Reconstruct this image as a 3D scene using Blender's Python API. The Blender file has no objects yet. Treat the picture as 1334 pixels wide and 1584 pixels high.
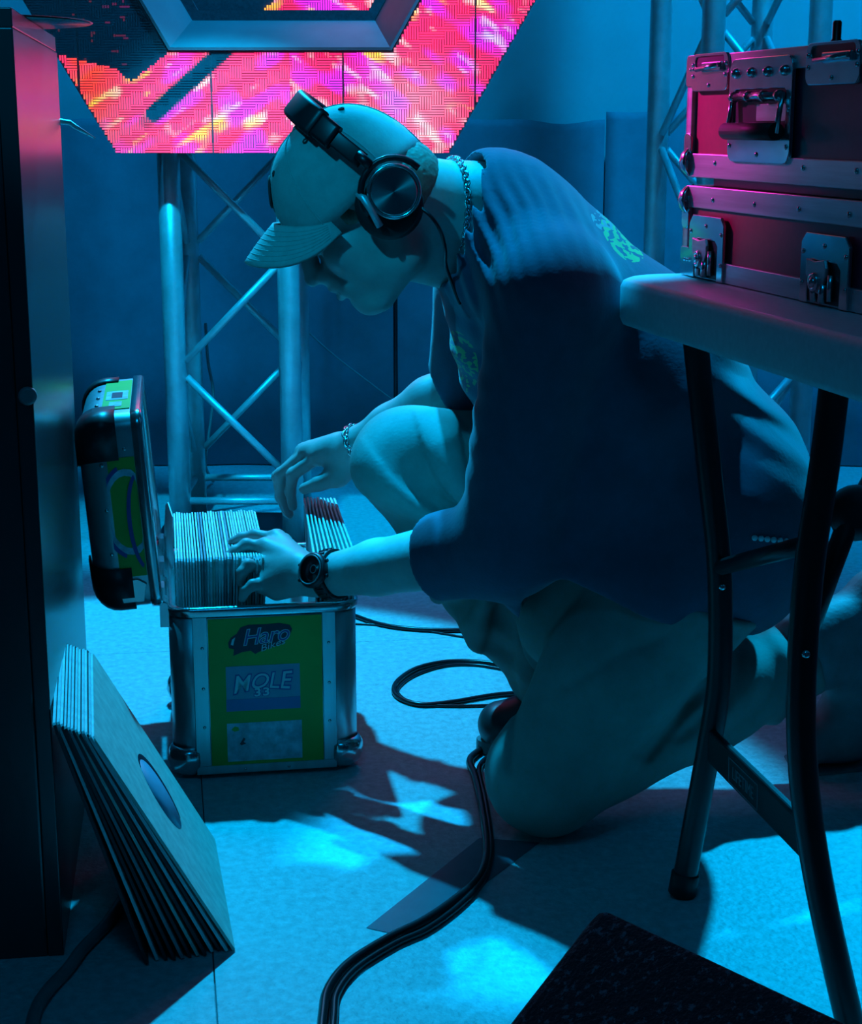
import bpy, bmesh, math, random
import numpy as np
from mathutils import Vector, Matrix

random.seed(7)
RNG = np.random.default_rng(11)
SC = bpy.context.scene
COL = SC.collection

# ------------------------------------------------------------------ camera
H = 0.95                      # camera height
PITCH = math.radians(13.2)    # looking down
FPX = 2570.0                  # focal length in pixels of the 1334x1584 frame
cam_data = bpy.data.cameras.new('camera')
cam_data.sensor_fit = 'VERTICAL'
cam_data.sensor_height = 24.0
cam_data.lens = FPX / 1584.0 * 24.0
cam_data.clip_start = 0.02
cam = bpy.data.objects.new('camera', cam_data)
COL.objects.link(cam)
cam.location = (0, 0, H)
cam.rotation_euler = (math.pi / 2 - PITCH, 0, 0)
SC.camera = cam

# ------------------------------------------------------------------ world, lamps, exposure
world = bpy.data.worlds.new('world')
SC.world = world
world.use_nodes = True
wb = world.node_tree.nodes['Background']
wb.inputs[0].default_value = (0.0, 0.20, 0.52, 1)
wb.inputs[1].default_value = 0.048

def lamp(name, kind, loc, target, color, power, size=0.05, cone=None, blend=0.3):
    d = bpy.data.lights.new(name, kind)
    d.color = color
    d.energy = power
    if kind == 'AREA':
        d.size = size
    else:
        d.shadow_soft_size = size
    if kind == 'SPOT':
        d.spot_size = math.radians(cone)
        d.spot_blend = blend
    o = bpy.data.objects.new(name, d)
    COL.objects.link(o)
    o.location = loc
    o.rotation_euler = (Vector(target) - Vector(loc)).to_track_quat('-Z', 'Y').to_euler()
    return o

CYAN = (0.0, 0.50, 1.0)
lamp('stage_spot_key', 'SPOT', (-0.50, 3.40, 2.10), (-0.55, 2.28, 0.0), CYAN, 400, 0.03, 51, 0.10)
lamp('stage_spot_top', 'SPOT', (-0.10, 3.00, 3.20), (0.10, 2.29, 0.85), (0.0, 0.46, 1.0), 1000, 0.04, 13.0, 0.3)
lamp('stage_spot_side', 'SPOT', (1.35, 3.75, 1.95), (0.45, 1.62, 0.0), CYAN, 560, 0.035, 17, 0.10)
lamp('stage_spot_front', 'SPOT', (-0.95, 0.55, 2.20), (-0.22, 2.22, 0.81), (0.0, 0.52, 1.0), 85, 0.04, 15.5, 0.3)
lamp('stage_spot_truss', 'SPOT', (-0.45, 2.20, 2.65), (-0.44, 3.75, 0.25), CYAN, 400, 0.04, 19, 0.3)
lamp('added_spot_pink', 'SPOT', (-0.90, 3.20, 1.62), (0.31, 2.12, 0.985), (1.0, 0.03, 0.60), 240, 0.05, 10.5, 1.0)  # unseen pink lamp, added to strengthen the screen's glow on the red case
lamp('added_fill_front', 'AREA', (-0.2, 0.2, 3.0), (-0.1, 2.4, 0.4), (0.0, 0.45, 1.0), 5.0, 0.6)  # unseen soft fill, added to lift the near sides and floor shadows
lamp('added_fill_wall', 'SPOT', (1.6, 2.6, 3.6), (0.5, 4.8, 1.5), (0.0, 0.40, 1.0), 720, 0.2, 80, 0.9)  # unseen blue lamp, added to brighten the back wall

SC.view_settings.view_transform = 'Standard'
SC.view_settings.look = 'None'
SC.view_settings.exposure = 0.0
SC.view_settings.gamma = 1.0
SC.view_settings.use_curve_mapping = False

# ------------------------------------------------------------------ pixel -> world helpers
SP, CP = math.sin(PITCH), math.cos(PITCH)
def ray(px, py):
    dx = (px - 667.0) / FPX
    dy = -(py - 792.0) / FPX
    return Vector((dx, CP + dy * SP, -SP + dy * CP))
def P(px, py, Y):
    r = ray(px, py)
    return Vector((0, 0, H)) + r * (Y / r.y)
def PZ(px, py, z):
    r = ray(px, py)
    return Vector((0, 0, H)) + r * ((z - H) / r.z)
def FLR(px, py, z=0.0):
    return PZ(px, py, z)

# ------------------------------------------------------------------ materials
def mat(name, col, rough=0.6, metal=0.0, noise=None, bump=None, spec=None, sheen=0.0, stretch=None, emis=None):
    """procedural principled material; noise=(scale, amount 0..1, second colour or None); bump=(scale,strength)"""
    m = bpy.data.materials.new(name)
    m.use_nodes = True
    nt = m.node_tree
    b = nt.nodes['Principled BSDF']
    b.inputs['Base Color'].default_value = (*col, 1)
    b.inputs['Roughness'].default_value = rough
    b.inputs['Metallic'].default_value = metal
    if spec is not None:
        b.inputs['Specular IOR Level'].default_value = spec
    if sheen:
        b.inputs['Sheen Weight'].default_value = sheen
    if noise or bump:
        tc = nt.nodes.new('ShaderNodeTexCoord')
        mp = nt.nodes.new('ShaderNodeMapping')
        nt.links.new(tc.outputs['Object'], mp.inputs['Vector'])
        if stretch:
            mp.inputs['Scale'].default_value = stretch
    if noise:
        sc, amt, c2 = noise
        n = nt.nodes.new('ShaderNodeTexNoise')
        n.inputs['Scale'].default_value = sc
        n.inputs['Detail'].default_value = 6
        n.inputs['Roughness'].default_value = 0.65
        nt.links.new(mp.outputs[0], n.inputs['Vector'])
        r = nt.nodes.new('ShaderNodeValToRGB')
        r.color_ramp.elements[0].position = 0.35
        r.color_ramp.elements[1].position = 0.68
        if c2 is None:
            c2 = tuple(c * (1 - amt) for c in col)
            r.color_ramp.elements[0].color = (*c2, 1)
            r.color_ramp.elements[1].color = (*[min(1, c * (1 + amt * 0.5)) for c in col], 1)
        else:
            r.color_ramp.elements[0].color = (*col, 1)
            r.color_ramp.elements[1].color = (*c2, 1)
            r.color_ramp.elements[0].position = 1 - amt
            r.color_ramp.elements[1].position = min(1, 1 - amt + 0.06)
        nt.links.new(n.outputs['Fac'], r.inputs['Fac'])
        nt.links.new(r.outputs['Color'], b.inputs['Base Color'])
    if bump:
        sc, st = bump
        n = nt.nodes.new('ShaderNodeTexNoise')
        n.inputs['Scale'].default_value = sc
        n.inputs['Detail'].default_value = 5
        nt.links.new(mp.outputs[0], n.inputs['Vector'])
        bp = nt.nodes.new('ShaderNodeBump')
        bp.inputs['Strength'].default_value = st
        bp.inputs['Distance'].default_value = 0.004
        nt.links.new(n.outputs['Fac'], bp.inputs['Height'])
        nt.links.new(bp.outputs[0], b.inputs['Normal'])
    return m

M = {}
M['floor'] = mat('floor_sheet', (0.52, 0.54, 0.56), 0.55, noise=(75, 0.24, None), bump=(120, 0.6))
M['wall'] = mat('wall_paint', (0.42, 0.45, 0.48), 0.85, noise=(3, 0.08, None))
M['drape'] = mat('dark_drape', (0.24, 0.25, 0.31), 0.9, noise=(5, 0.2, None))
M['alu'] = mat('brushed_aluminium', (0.62, 0.64, 0.66), 0.36, 0.85, noise=(40, 0.16, None), stretch=(1, 1, 0.06))
M['alu_tube'] = mat('dull_aluminium_tube', (0.66, 0.68, 0.70), 0.42, 0.55, noise=(14, 0.18, None))
M['alu_rail'] = mat('scuffed_aluminium_rail', (0.52, 0.53, 0.56), 0.42, 0.75, noise=(60, 0.25, None), stretch=(0.05, 0.05, 1))
M['chrome'] = mat('plated_steel', (0.62, 0.62, 0.64), 0.2, 0.95, noise=(30, 0.12, None))
M['black'] = mat('black_plastic', (0.012, 0.013, 0.016), 0.42, noise=(20, 0.3, None))
M['black_metal'] = mat('black_powder_coat', (0.010, 0.011, 0.014), 0.36, 0.1, noise=(30, 0.3, None))
M['rubber'] = mat('black_rubber', (0.012, 0.012, 0.013), 0.5, bump=(40, 0.1))
M['cable'] = mat('black_cable_jacket', (0.010, 0.011, 0.014), 0.28, noise=(15, 0.2, None))
M['grey_cable'] = mat('grey_cable_jacket', (0.20, 0.21, 0.22), 0.4, noise=(15, 0.2, None))
M['cabinet'] = mat('black_painted_board', (0.026, 0.021, 0.024), 0.27, noise=(18, 0.22, (0.09, 0.08, 0.09)), stretch=(1, 3, 0.6), bump=(30, 0.10), spec=1.0)
M['green'] = mat('green_laminate', (0.12, 0.42, 0.04), 0.5, noise=(6, 0.12, None))
M['paper'] = mat('white_card_sleeve', (0.74, 0.76, 0.76), 0.7, noise=(50, 0.16, None))
M['paper2'] = mat('cream_card_sleeve', (0.62, 0.62, 0.54), 0.7, noise=(50, 0.2, None))
M['paper3'] = mat('grey_card_sleeve', (0.30, 0.32, 0.34), 0.7, noise=(40, 0.25, None))
M['dark_card'] = mat('dark_card_sleeve', (0.030, 0.032, 0.038), 0.6, noise=(40, 0.3, None))
M['vinyl'] = mat('black_vinyl', (0.012, 0.012, 0.014), 0.25)
M['sticker_blue'] = mat('pale_blue_sticker', (0.24, 0.36, 0.48), 0.45, noise=(30, 0.1, None))
M['sticker_white'] = mat('white_sticker', (0.55, 0.62, 0.70), 0.4, noise=(55, 0.38, None))
M['ink_dark'] = mat('dark_ink', (0.012, 0.016, 0.035), 0.45)
M['ink_navy'] = mat('navy_ink', (0.03, 0.07, 0.30), 0.45)
M['ink_light'] = mat('white_ink', (0.72, 0.76, 0.78), 0.5)
M['ink_band'] = mat('band_blue_ink', (0.10, 0.20, 0.42), 0.5)
M['red'] = mat('red_laminate', (0.33, 0.022, 0.060), 0.42, noise=(90, 0.12, None))
M['table'] = mat('white_moulded_plastic', (0.60, 0.62, 0.64), 0.5, noise=(120, 0.08, None), bump=(220, 0.06))
M['carpet'] = mat('black_box_carpet', (0.022, 0.024, 0.032), 0.95, noise=(170, 0.44, (0.17, 0.18, 0.22)), bump=(260, 0.9), sheen=0.3)
M['skin'] = mat('skin', (0.52, 0.42, 0.40), 0.5, noise=(28, 0.14, None), bump=(120, 0.10))
M['hair'] = mat('short_fair_hair', (0.28, 0.22, 0.16), 0.7, noise=(90, 0.3, None), bump=(160, 0.4))
M['cap'] = mat('khaki_cotton', (0.37, 0.38, 0.36), 0.85, noise=(60, 0.10, None), bump=(260, 0.12))
M['cap_dark'] = mat('dark_cap_stitching', (0.03, 0.03, 0.03), 0.9)
M['trousers'] = mat('olive_khaki_cotton', (0.25, 0.265, 0.245), 0.85, noise=(24, 0.12, None), bump=(240, 0.12))
M['shoe'] = mat('grey_suede_shoe', (0.20, 0.21, 0.23), 0.6, noise=(20, 0.2, None), bump=(120, 0.2))
M['shoe_dark'] = mat('dark_shoe_leather', (0.03, 0.03, 0.035), 0.4, noise=(20, 0.2, None))
M['sole'] = mat('shoe_sole_rubber', (0.16, 0.17, 0.18), 0.7)
M['silver'] = mat('silver_chain', (0.75, 0.75, 0.76), 0.22, 1.0)
M['panel_grey'] = mat('grey_bezel_paint', (0.34, 0.35, 0.37), 0.5, noise=(8, 0.12, None))
M['led_back'] = mat('black_led_mask', (0.11, 0.12, 0.14), 0.6, noise=(160, 0.3, None))
M['tape'] = mat('grey_floor_tape', (0.16, 0.19, 0.24), 0.3, noise=(20, 0.15, None))
M['spun'] = mat('spun_metal_disc', (0.55, 0.55, 0.56), 0.26, 1.0)

def add_aniso(m, amt=0.85):
    nt = m.node_tree
    b = nt.nodes['Principled BSDF']
    t = nt.nodes.new('ShaderNodeTangent')
    t.direction_type = 'RADIAL'
    t.axis = 'Z'
    b.inputs['Anisotropic'].default_value = amt
    nt.links.new(t.outputs[0], b.inputs['Tangent'])
add_aniso(M['spun'])

# floor and tape: tape lets the floor show through a little
def make_translucent_tape():
    nt = M['tape'].node_tree
    b = nt.nodes['Principled BSDF']
    b.inputs['Alpha'].default_value = 0.62
make_translucent_tape()

# ------------------------------------------------------------------ mesh helpers
def tag(o, label=None, cat=None, group=None, kind=None):
    if label: o['label'] = label
    if cat: o['category'] = cat
    if group: o['group'] = group
    if kind: o['kind'] = kind
    return o

def empty(name, loc, label=None, cat=None, group=None, rotz=0.0):
    o = bpy.data.objects.new(name, None)
    o.empty_display_size = 0.05
    COL.objects.link(o)
    o.location = loc
    o.rotation_euler = (0, 0, rotz)
    return tag(o, label, cat, group)

bpy.context.view_layer.update()

def parent_keep(o, p):
    """parent o to p keeping o's world transform"""
    o.parent = p
    M_ = Matrix.Identity(4)
    chain = []
    q = p
    while q is not None:
        chain.append(q)
        q = q.parent
    for q in reversed(chain):
        M_ = M_ @ q.matrix_parent_inverse @ q.matrix_basis
    o.matrix_parent_inverse = M_.inverted()

class MB:
    """collects polygons, then links them as ONE mesh object"""
    def __init__(s):
        s.v = []; s.f = []; s.sm = []
    def poly(s, pts, faces, smooth=False):
        n = len(s.v)
        s.v.extend([tuple(p) for p in pts])
        s.f.extend([tuple(i + n for i in f) for f in faces])
        s.sm.extend([smooth] * len(faces))
        return s
    def box(s, lo, hi, T=None):
        x0, y0, z0 = lo; x1, y1, z1 = hi
        pts = [Vector(p) for p in ((x0,y0,z0),(x1,y0,z0),(x1,y1,z0),(x0,y1,z0),(x0,y0,z1),(x1,y0,z1),(x1,y1,z1),(x0,y1,z1))]
        if T: pts = [T @ p for p in pts]
        return s.poly(pts, [(3,2,1,0),(4,5,6,7),(0,1,5,4),(1,2,6,5),(2,3,7,6),(3,0,4,7)])
    def loft(s, rings, cap0=True, cap1=True, smooth=True, closed=True):
        n = len(rings[0]); base = len(s.v)
        for r in rings: s.v.extend([tuple(p) for p in r])
        m = n if closed else n - 1
        for i in range(len(rings) - 1):
            for j in range(m):
                a = base + i * n + j; b = base + i * n + (j + 1) % n
                s.f.append((a, b, b + n, a + n)); s.sm.append(smooth)
        if cap0: s.f.append(tuple(base + j for j in reversed(range(n)))); s.sm.append(False)
        if cap1: s.f.append(tuple(base + (len(rings) - 1) * n + j for j in range(n))); s.sm.append(False)
        return s
    def tube(s, pts, r, n=10, cap=True, rs=None):
        pts = [Vector(p) for p in pts]
        rings = []
        t0 = (pts[1] - pts[0]).normalized()
        up = Vector((0, 0, 1)) if abs(t0.z) < 0.9 else Vector((1, 0, 0))
        u = t0.cross(up).normalized()
        for i, p in enumerate(pts):
            if i == 0: t = (pts[1] - pts[0])
            elif i == len(pts) - 1: t = pts[-1] - pts[-2]
            else: t = (pts[i + 1] - pts[i]).normalized() + (pts[i] - pts[i - 1]).normalized()
            t = t.normalized()
            u = (u - t * u.dot(t)).normalized()
            w = t.cross(u)
            rr = rs[i] if rs else r
            rings.append([p + (u * math.cos(a) + w * math.sin(a)) * rr for a in [2 * math.pi * k / n for k in range(n)]])
        return s.loft(rings, cap, cap)
    def disc(s, c, axis, r, h, n=24, r2=None):
        """short cylinder from c along axis (a vector) of height h"""
        a = Vector(axis).normalized()
        r2 = r if r2 is None else r2
        up = Vector((0, 0, 1)) if abs(a.z) < 0.9 else Vector((1, 0, 0))
        u = a.cross(up).normalized(); w = a.cross(u)
        ring = lambda q, rr: [q + (u * math.cos(t) + w * math.sin(t)) * rr for t in [2 * math.pi * k / n for k in range(n)]]
        c = Vector(c)
        rings = [ring(c, r), ring(c + a * h, r2)]
        return s.loft(rings, True, True, smooth=False)
    def lathe(s, c, axis, prof, n=24, u=None):
        """prof: list of (radius, height along axis)"""
        a = Vector(axis).normalized(); c = Vector(c)
        up = Vector((0, 0, 1)) if abs(a.z) < 0.9 else Vector((1, 0, 0))
        u = a.cross(up).normalized(); w = a.cross(u)
        rings = [[c + a * h + (u * math.cos(t) + w * math.sin(t)) * max(r, 1e-4) for t in [2 * math.pi * k / n for k in range(n)]] for r, h in prof]
        return s.loft(rings, True, True)
    def torus(s, c, axis, R, r, n=20, m=8, sx=1.0, udir=None):
        a = Vector(axis).normalized(); c = Vector(c)
        if udir is None:
            up = Vector((0, 0, 1)) if abs(a.z) < 0.9 else Vector((1, 0, 0))
            u = a.cross(up).normalized()
        else:
            u = Vector(udir); u = (u - a * u.dot(a)).normalized()
        w = a.cross(u)
        base = len(s.v)
        for i in range(n):
            t = 2 * math.pi * i / n
            d = u * math.cos(t) * sx + w * math.sin(t)
            dn = (u * math.cos(t) + w * math.sin(t) * 1.0).normalized()
            for j in range(m):
                q = 2 * math.pi * j / m
                s.v.append(tuple(c + d * R + dn * (r * math.cos(q)) + a * (r * math.sin(q))))
        for i in range(n):
            for j in range(m):
                A = base + i * m + j; B = base + ((i + 1) % n) * m + j
                C = base + ((i + 1) % n) * m + (j + 1) % m; D = base + i * m + (j + 1) % m
                s.f.append((A, B, C, D)); s.sm.append(True)
        return s
    def sphere(s, c, r, n=12, m=8, sc=(1, 1, 1)):
        c = Vector(c); rings = []
        for i in range(1, m):
            t = math.pi * i / m
            rings.append([c + Vector((sc[0] * r * math.sin(t) * math.cos(2 * math.pi * k / n), sc[1] * r * math.sin(t) * math.sin(2 * math.pi * k / n), sc[2] * r * math.cos(t))) for k in range(n)])
        return s.loft(rings, True, True)
    def build(s, name, m, parent=None, bevel=0.0, seg=2, origin=None):
        me = bpy.data.meshes.new(name)
        v = s.v
        o = bpy.data.objects.new(name, me)
        if origin is not None:
            ov = Vector(origin)
            v = [tuple(Vector(p) - ov) for p in v]
            o.location = ov
        me.from_pydata(v, [], s.f)
        me.polygons.foreach_set('use_smooth', s.sm)
        bm = bmesh.new(); bm.from_mesh(me)
        bmesh.ops.recalc_face_normals(bm, faces=bm.faces)
        bm.to_mesh(me); bm.free()
        me.materials.append(m)
        COL.objects.link(o)
        if bevel > 0:
            md = o.modifiers.new('bevel', 'BEVEL')
            md.width = bevel; md.segments = seg; md.limit_method = 'ANGLE'; md.angle_limit = math.radians(40)
            md.harden_normals = False
        if parent is not None: parent_keep(o, parent)
        return o

def rrect(w, d, r, n=5):
    """rounded rectangle outline centred on 0"""
    pts = []
    for cx, cy, a0 in ((w/2 - r, d/2 - r, 0), (-w/2 + r, d/2 - r, 90), (-w/2 + r, -d/2 + r, 180), (w/2 - r, -d/2 + r, 270)):
        for k in range(n + 1):
            a = math.radians(a0 + 90 * k / n)
            pts.append((cx + r * math.cos(a), cy + r * math.sin(a)))
    return pts

def smooth_path(pts, k=6):
    """Catmull-Rom through the points"""
    pts = [Vector(p) for p in pts]
    out = []
    for i in range(len(pts) - 1):
        p0 = pts[max(i - 1, 0)]; p1 = pts[i]; p2 = pts[i + 1]; p3 = pts[min(i + 2, len(pts) - 1)]
        for j in range(k):
            t = j / k
            out.append(0.5 * ((2 * p1) + (p2 - p0) * t + (2 * p0 - 5 * p1 + 4 * p2 - p3) * t * t + (3 * p1 - p0 - 3 * p2 + p3) * t ** 3))
    out.append(pts[-1])
    return out

def frame(origin, ex, ey, ez):
    m = Matrix.Identity(4)
    for i, a in enumerate((ex, ey, ez)):
        a = Vector(a)
        m[0][i], m[1][i], m[2][i] = a
    m[0][3], m[1][3], m[2][3] = Vector(origin)
    return m

def text_mesh(body, size, shear=0.0, extrude=0.0006, offset=0.0, spacing=1.0):
    """flat lettering as vertices/faces in its own xy plane, centred"""
    c = bpy.data.curves.new('lettering', 'FONT')
    c.body = body; c.size = size; c.shear = shear; c.extrude = extrude; c.offset = offset
    c.align_x = 'CENTER'; c.align_y = 'CENTER'; c.space_character = spacing
    c.resolution_u = 4
    o = bpy.data.objects.new('lettering', c)
    COL.objects.link(o)
    dg = bpy.context.evaluated_depsgraph_get()
    me = bpy.data.meshes.new_from_object(o.evaluated_get(dg))
    v = [tuple(x.co) for x in me.vertices]
    f = [tuple(p.vertices) for p in me.polygons]
    bpy.data.objects.remove(o); bpy.data.curves.remove(c); bpy.data.meshes.remove(me)
    return v, f

# ------------------------------------------------------------------ implicit surfaces (for the person)
class Vol:
    def __init__(s, lo, hi, h):
        s.lo = np.array(lo, np.float32); s.h = h
        s.n = np.ceil((np.array(hi) - np.array(lo)) / h).astype(int) + 1
        s.F = np.full(s.n, 0.06, np.float32)
    def _sub(s, lo, hi):
        i0 = np.clip(np.floor((np.array(lo) - s.lo) / s.h).astype(int), 0, s.n - 1)
        i1 = np.clip(np.ceil((np.array(hi) - s.lo) / s.h).astype(int) + 1, 1, s.n)
        ax = [(s.lo[a] + s.h * np.arange(i0[a], i1[a])).astype(np.float32) for a in range(3)]
        X = ax[0][:, None, None]; Y = ax[1][None, :, None]; Z = ax[2][None, None, :]
        return tuple(slice(i0[a], i1[a]) for a in range(3)), X, Y, Z
    def _apply(s, d, sl, k, op):
        a = s.F[sl]
        if op == 'add':
            h = np.maximum(k - np.abs(a - d), 0) / max(k, 1e-6)
            s.F[sl] = np.minimum(a, d) - h * h * (k * 0.25)
        else:
            d = -d
            h = np.maximum(k - np.abs(a - d), 0) / max(k, 1e-6)
            s.F[sl] = np.maximum(a, d) + h * h * (k * 0.25)
    def cone(s, p, q, r1, r2, k=0.02, op='add', flat=None):
        """tapered capsule; flat=(axis vector, factor): squash distance along that axis"""
        p = np.array(p, np.float32); q = np.array(q, np.float32)
        R = max(r1, r2) * (1.0 if flat is None else max(1.0, 1 / flat[1])) + k + 3 * s.h
        lo = np.minimum(p, q) - R; hi = np.maximum(p, q) + R
        sl, X, Y, Z = s._sub(lo, hi)
        d = q - p; L2 = float(d @ d) + 1e-9
        ax, ay, az = X - p[0], Y - p[1], Z - p[2]
        t = np.clip((ax * d[0] + ay * d[1] + az * d[2]) / L2, 0, 1)
        bx, by, bz = ax - t * d[0], ay - t * d[1], az - t * d[2]
        if flat is not None:
            f = np.array(flat[0], np.float32); f /= np.linalg.norm(f)
            c = bx * f[0] + by * f[1] + bz * f[2]
            e = (flat[1] - 1) * c
            bx, by, bz = bx + e * f[0], by + e * f[1], bz + e * f[2]
        D = np.sqrt(bx * bx + by * by + bz * bz) - (r1 + (r2 - r1) * t)
        s._apply(D, sl, k, op)
    def ell(s, c, axes, radii, k=0.02, op='add'):
        """ellipsoid; axes = 3 orthonormal vectors"""
        c = np.array(c, np.float32); A = np.array(axes, np.float32); r = np.array(radii, np.float32)
        R = float(max(radii)) + k + 3 * s.h
        sl, X, Y, Z = s._sub(c - R, c + R)
        x, y, z = X - c[0], Y - c[1], Z - c[2]
        u = [(x * A[i, 0] + y * A[i, 1] + z * A[i, 2]) for i in range(3)]
        k0 = np.sqrt(sum((u[i] / r[i]) ** 2 for i in range(3)))
        k1 = np.sqrt(sum((u[i] / r[i] ** 2) ** 2 for i in range(3))) + 1e-6
        D = k0 * (k0 - 1) / k1
        s._apply(D.astype(np.float32), sl, k, op)
    def plane_cut(s, p, nrm, lo, hi, k=0.004):
        """remove everything on the +nrm side of p inside a box"""
        sl, X, Y, Z = s._sub(lo, hi)
        n = np.array(nrm, np.float32); n /= np.linalg.norm(n)
        D = (X - p[0]) * n[0] + (Y - p[1]) * n[1] + (Z - p[2]) * n[2]
        s._apply((-D).astype(np.float32) + np.zeros_like(s.F[sl]), sl, k, 'sub')
    def displace(s, fn, band=0.03):
        idx = np.nonzero(np.abs(s.F) < band)
        pts = s.lo + s.h * np.stack(idx, 1).astype(np.float32)
        s.F[idx] += fn(pts).astype(np.float32)
    def mesh(s, name, m, parent=None, relax=1):
        F = s.F; n = s.n
        ins = F < 0
        cs = ins[:-1, :-1, :-1].astype(np.int8)
        tot = np.zeros_like(cs)
        for dx in (0, 1):
            for dy in (0, 1):
                for dz in (0, 1):
                    tot += ins[dx:n[0] - 1 + dx, dy:n[1] - 1 + dy, dz:n[2] - 1 + dz]
        act = (tot > 0) & (tot < 8)
        ci = np.stack(np.nonzero(act), 1)
        cn = n - 1
        flat = (ci[:, 0] * cn[1] + ci[:, 1]) * cn[2] + ci[:, 2]
        val = {}
        for dx in (0, 1):
            for dy in (0, 1):
                for dz in (0, 1):
                    val[(dx, dy, dz)] = F[ci[:, 0] + dx, ci[:, 1] + dy, ci[:, 2] + dz]
        acc = np.zeros((len(ci), 3), np.float64); cnt = np.zeros(len(ci))
        corners = list(val.keys())
        for a in corners:
            for ax in range(3):
                if a[ax] == 0:
                    b = list(a); b[ax] = 1; b = tuple(b)
                    va, vb = val[a], val[b]
                    mk = (va < 0) != (vb < 0)
                    t = np.where(mk, va / np.where(mk, va - vb, 1), 0)
                    for q in range(3):
                        acc[:, q] += np.where(mk, a[q] + (t if q == ax else 0), 0)
                    cnt += mk
        V = s.lo + s.h * (ci + acc / cnt[:, None])
        quads = []
        for ax in range(3):
            sl0 = [slice(None)] * 3; sl1 = [slice(None)] * 3
            sl0[ax] = slice(0, -1); sl1[ax] = slice(1, None)
            ch = ins[tuple(sl0)] != ins[tuple(sl1)]
            e = np.stack(np.nonzero(ch), 1)
            o1, o2 = (ax + 1) % 3, (ax + 2) % 3
            ok = (e[:, o1] > 0) & (e[:, o2] > 0) & (e[:, o1] < cn[o1]) & (e[:, o2] < cn[o2])
            e = e[ok]
            sgn = ins[e[:, 0], e[:, 1], e[:, 2]]
            def idx(d1, d2):
                c = e.copy(); c[:, o1] -= d1; c[:, o2] -= d2
                fl = (c[:, 0] * cn[1] + c[:, 1]) * cn[2] + c[:, 2]
                return np.searchsorted(flat, fl)
            q = np.stack([idx(1, 1), idx(0, 1), idx(0, 0), idx(1, 0)], 1)
            q[~sgn] = q[~sgn][:, ::-1]
            quads.append(q)
        Q = np.concatenate(quads)
        for _ in range(relax):
            s_ = np.zeros_like(V); c_ = np.zeros(len(V))
            for a, b in ((0, 1), (1, 2), (2, 3), (3, 0)):
                np.add.at(s_, Q[:, a], V[Q[:, b]]); np.add.at(c_, Q[:, a], 1)
            V = 0.5 * V + 0.5 * s_ / np.maximum(c_, 1)[:, None]
        me = bpy.data.meshes.new(name)
        me.vertices.add(len(V)); me.vertices.foreach_set('co', V.astype(np.float32).ravel())
        me.loops.add(Q.size); me.loops.foreach_set('vertex_index', Q.astype(np.int32).ravel())
        me.polygons.add(len(Q)); me.polygons.foreach_set('loop_start', np.arange(0, Q.size, 4, dtype=np.int32))
        me.update(calc_edges=True); me.validate()
        me.polygons.foreach_set('use_smooth', np.ones(len(me.polygons), bool))
        me.materials.append(m)
        o = bpy.data.objects.new(name, me); COL.objects.link(o)
        if parent is not None: parent_keep(o, parent)
        return o

# ================================================================== SETTING
# floor: large sheets with fine joints
floor_base = MB().box((-4, -2, -0.05), (4, 6, -0.012)).build('floor', M['ink_dark'])
tag(floor_base, 'pale sheet floor lit cyan, laid in large panels with thin joints', 'floor', kind='structure')
SX, SY, GAP = 1.22, 2.44, 0.0012
pm = None
for ix in range(-3, 4):
    for iy in range(-1, 3):
        yf = math.radians(9.1)
        l0 = Vector((ix * SX, iy * SY - 1.19, 0)); l0.rotate(Matrix.Rotation(yf, 3, 'Z'))
        x0 = FLR(333, 1530).x + l0.x; y0 = FLR(333, 1530).y + l0.y
        if pm is None:
            pm = MB().box((GAP / 2, GAP / 2, -0.012), (SX - GAP / 2, SY - GAP / 2, 0)).build('floor_panel', M['floor'], floor_base, bevel=0.0008, seg=1)
            pm.location = (x0, y0, 0); pm.rotation_euler = (0, 0, yf)
        else:
            c = pm.copy(); COL.objects.link(c); c.location = (x0, y0, 0)

WY = 4.72
wall = MB().box((-4, WY, 0), (4, WY + 0.12, 4.2)).build('wall_back', M['wall'])
tag(wall, 'plain blue lit back wall above the dark drape', 'wall', kind='structure')
wl = MB().box((-4.1, -2, 0), (-4, WY, 4.2)).build('wall_left', M['drape'])
tag(wl, 'dark side wall of the room', 'wall', kind='structure')
wr = MB().box((4, -2, 0), (4.1, WY, 4.2)).build('wall_right', M['drape'])
tag(wr, 'dark side wall of the room', 'wall', kind='structure')
bb = MB().box((-4, WY - 0.016, 0), (4, WY - 0.0005, 0.10)).build('baseboard_back', M['led_back'], bevel=0.003)
tag(bb, 'dark baseboard along the back wall', 'baseboard', kind='structure')

def drape(x0, x1, ztop, y, label):
    mb = MB(); n = int((x1 - x0) / 0.035)
    front, back = [], []
    for i in range(n + 1):
        x = x0 + (x1 - x0) * i / n
        w = 0.006 * math.sin(x * 9) + 0.003 * math.sin(x * 23 + 1.2)
        zt = ztop + 0.006 * math.sin(x * 13.0) + 0.004 * math.sin(x * 31)
        front.append([(x, y + w * k, z) for z, k in ((0.004, 1.6), (zt * 0.33, 1.3), (zt * 0.7, 1.0), (zt - 0.02, 0.7), (zt, 0.5))])
        back.append([(x, y + w * k + 0.006, z) for z, k in ((0.004, 1.6), (zt * 0.33, 1.3), (zt * 0.7, 1.0), (zt - 0.02, 0.7), (zt, 0.5))])
    rings = [f + b[::-1] for f, b in zip(front, back)]
    mb.loft(rings)
    return tag(mb.build('stage_drape', M['drape']), label, 'drape')
drape(-3.2, P(936, 190, 4.62).x, 0.955, 4.62, 'long dark drape hung low along the wall behind the kneeling man')
drape(P(938, 190, 4.62).x, 2.6, 0.975, 4.62, 'slightly taller dark drape behind the table and the flight case')

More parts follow.
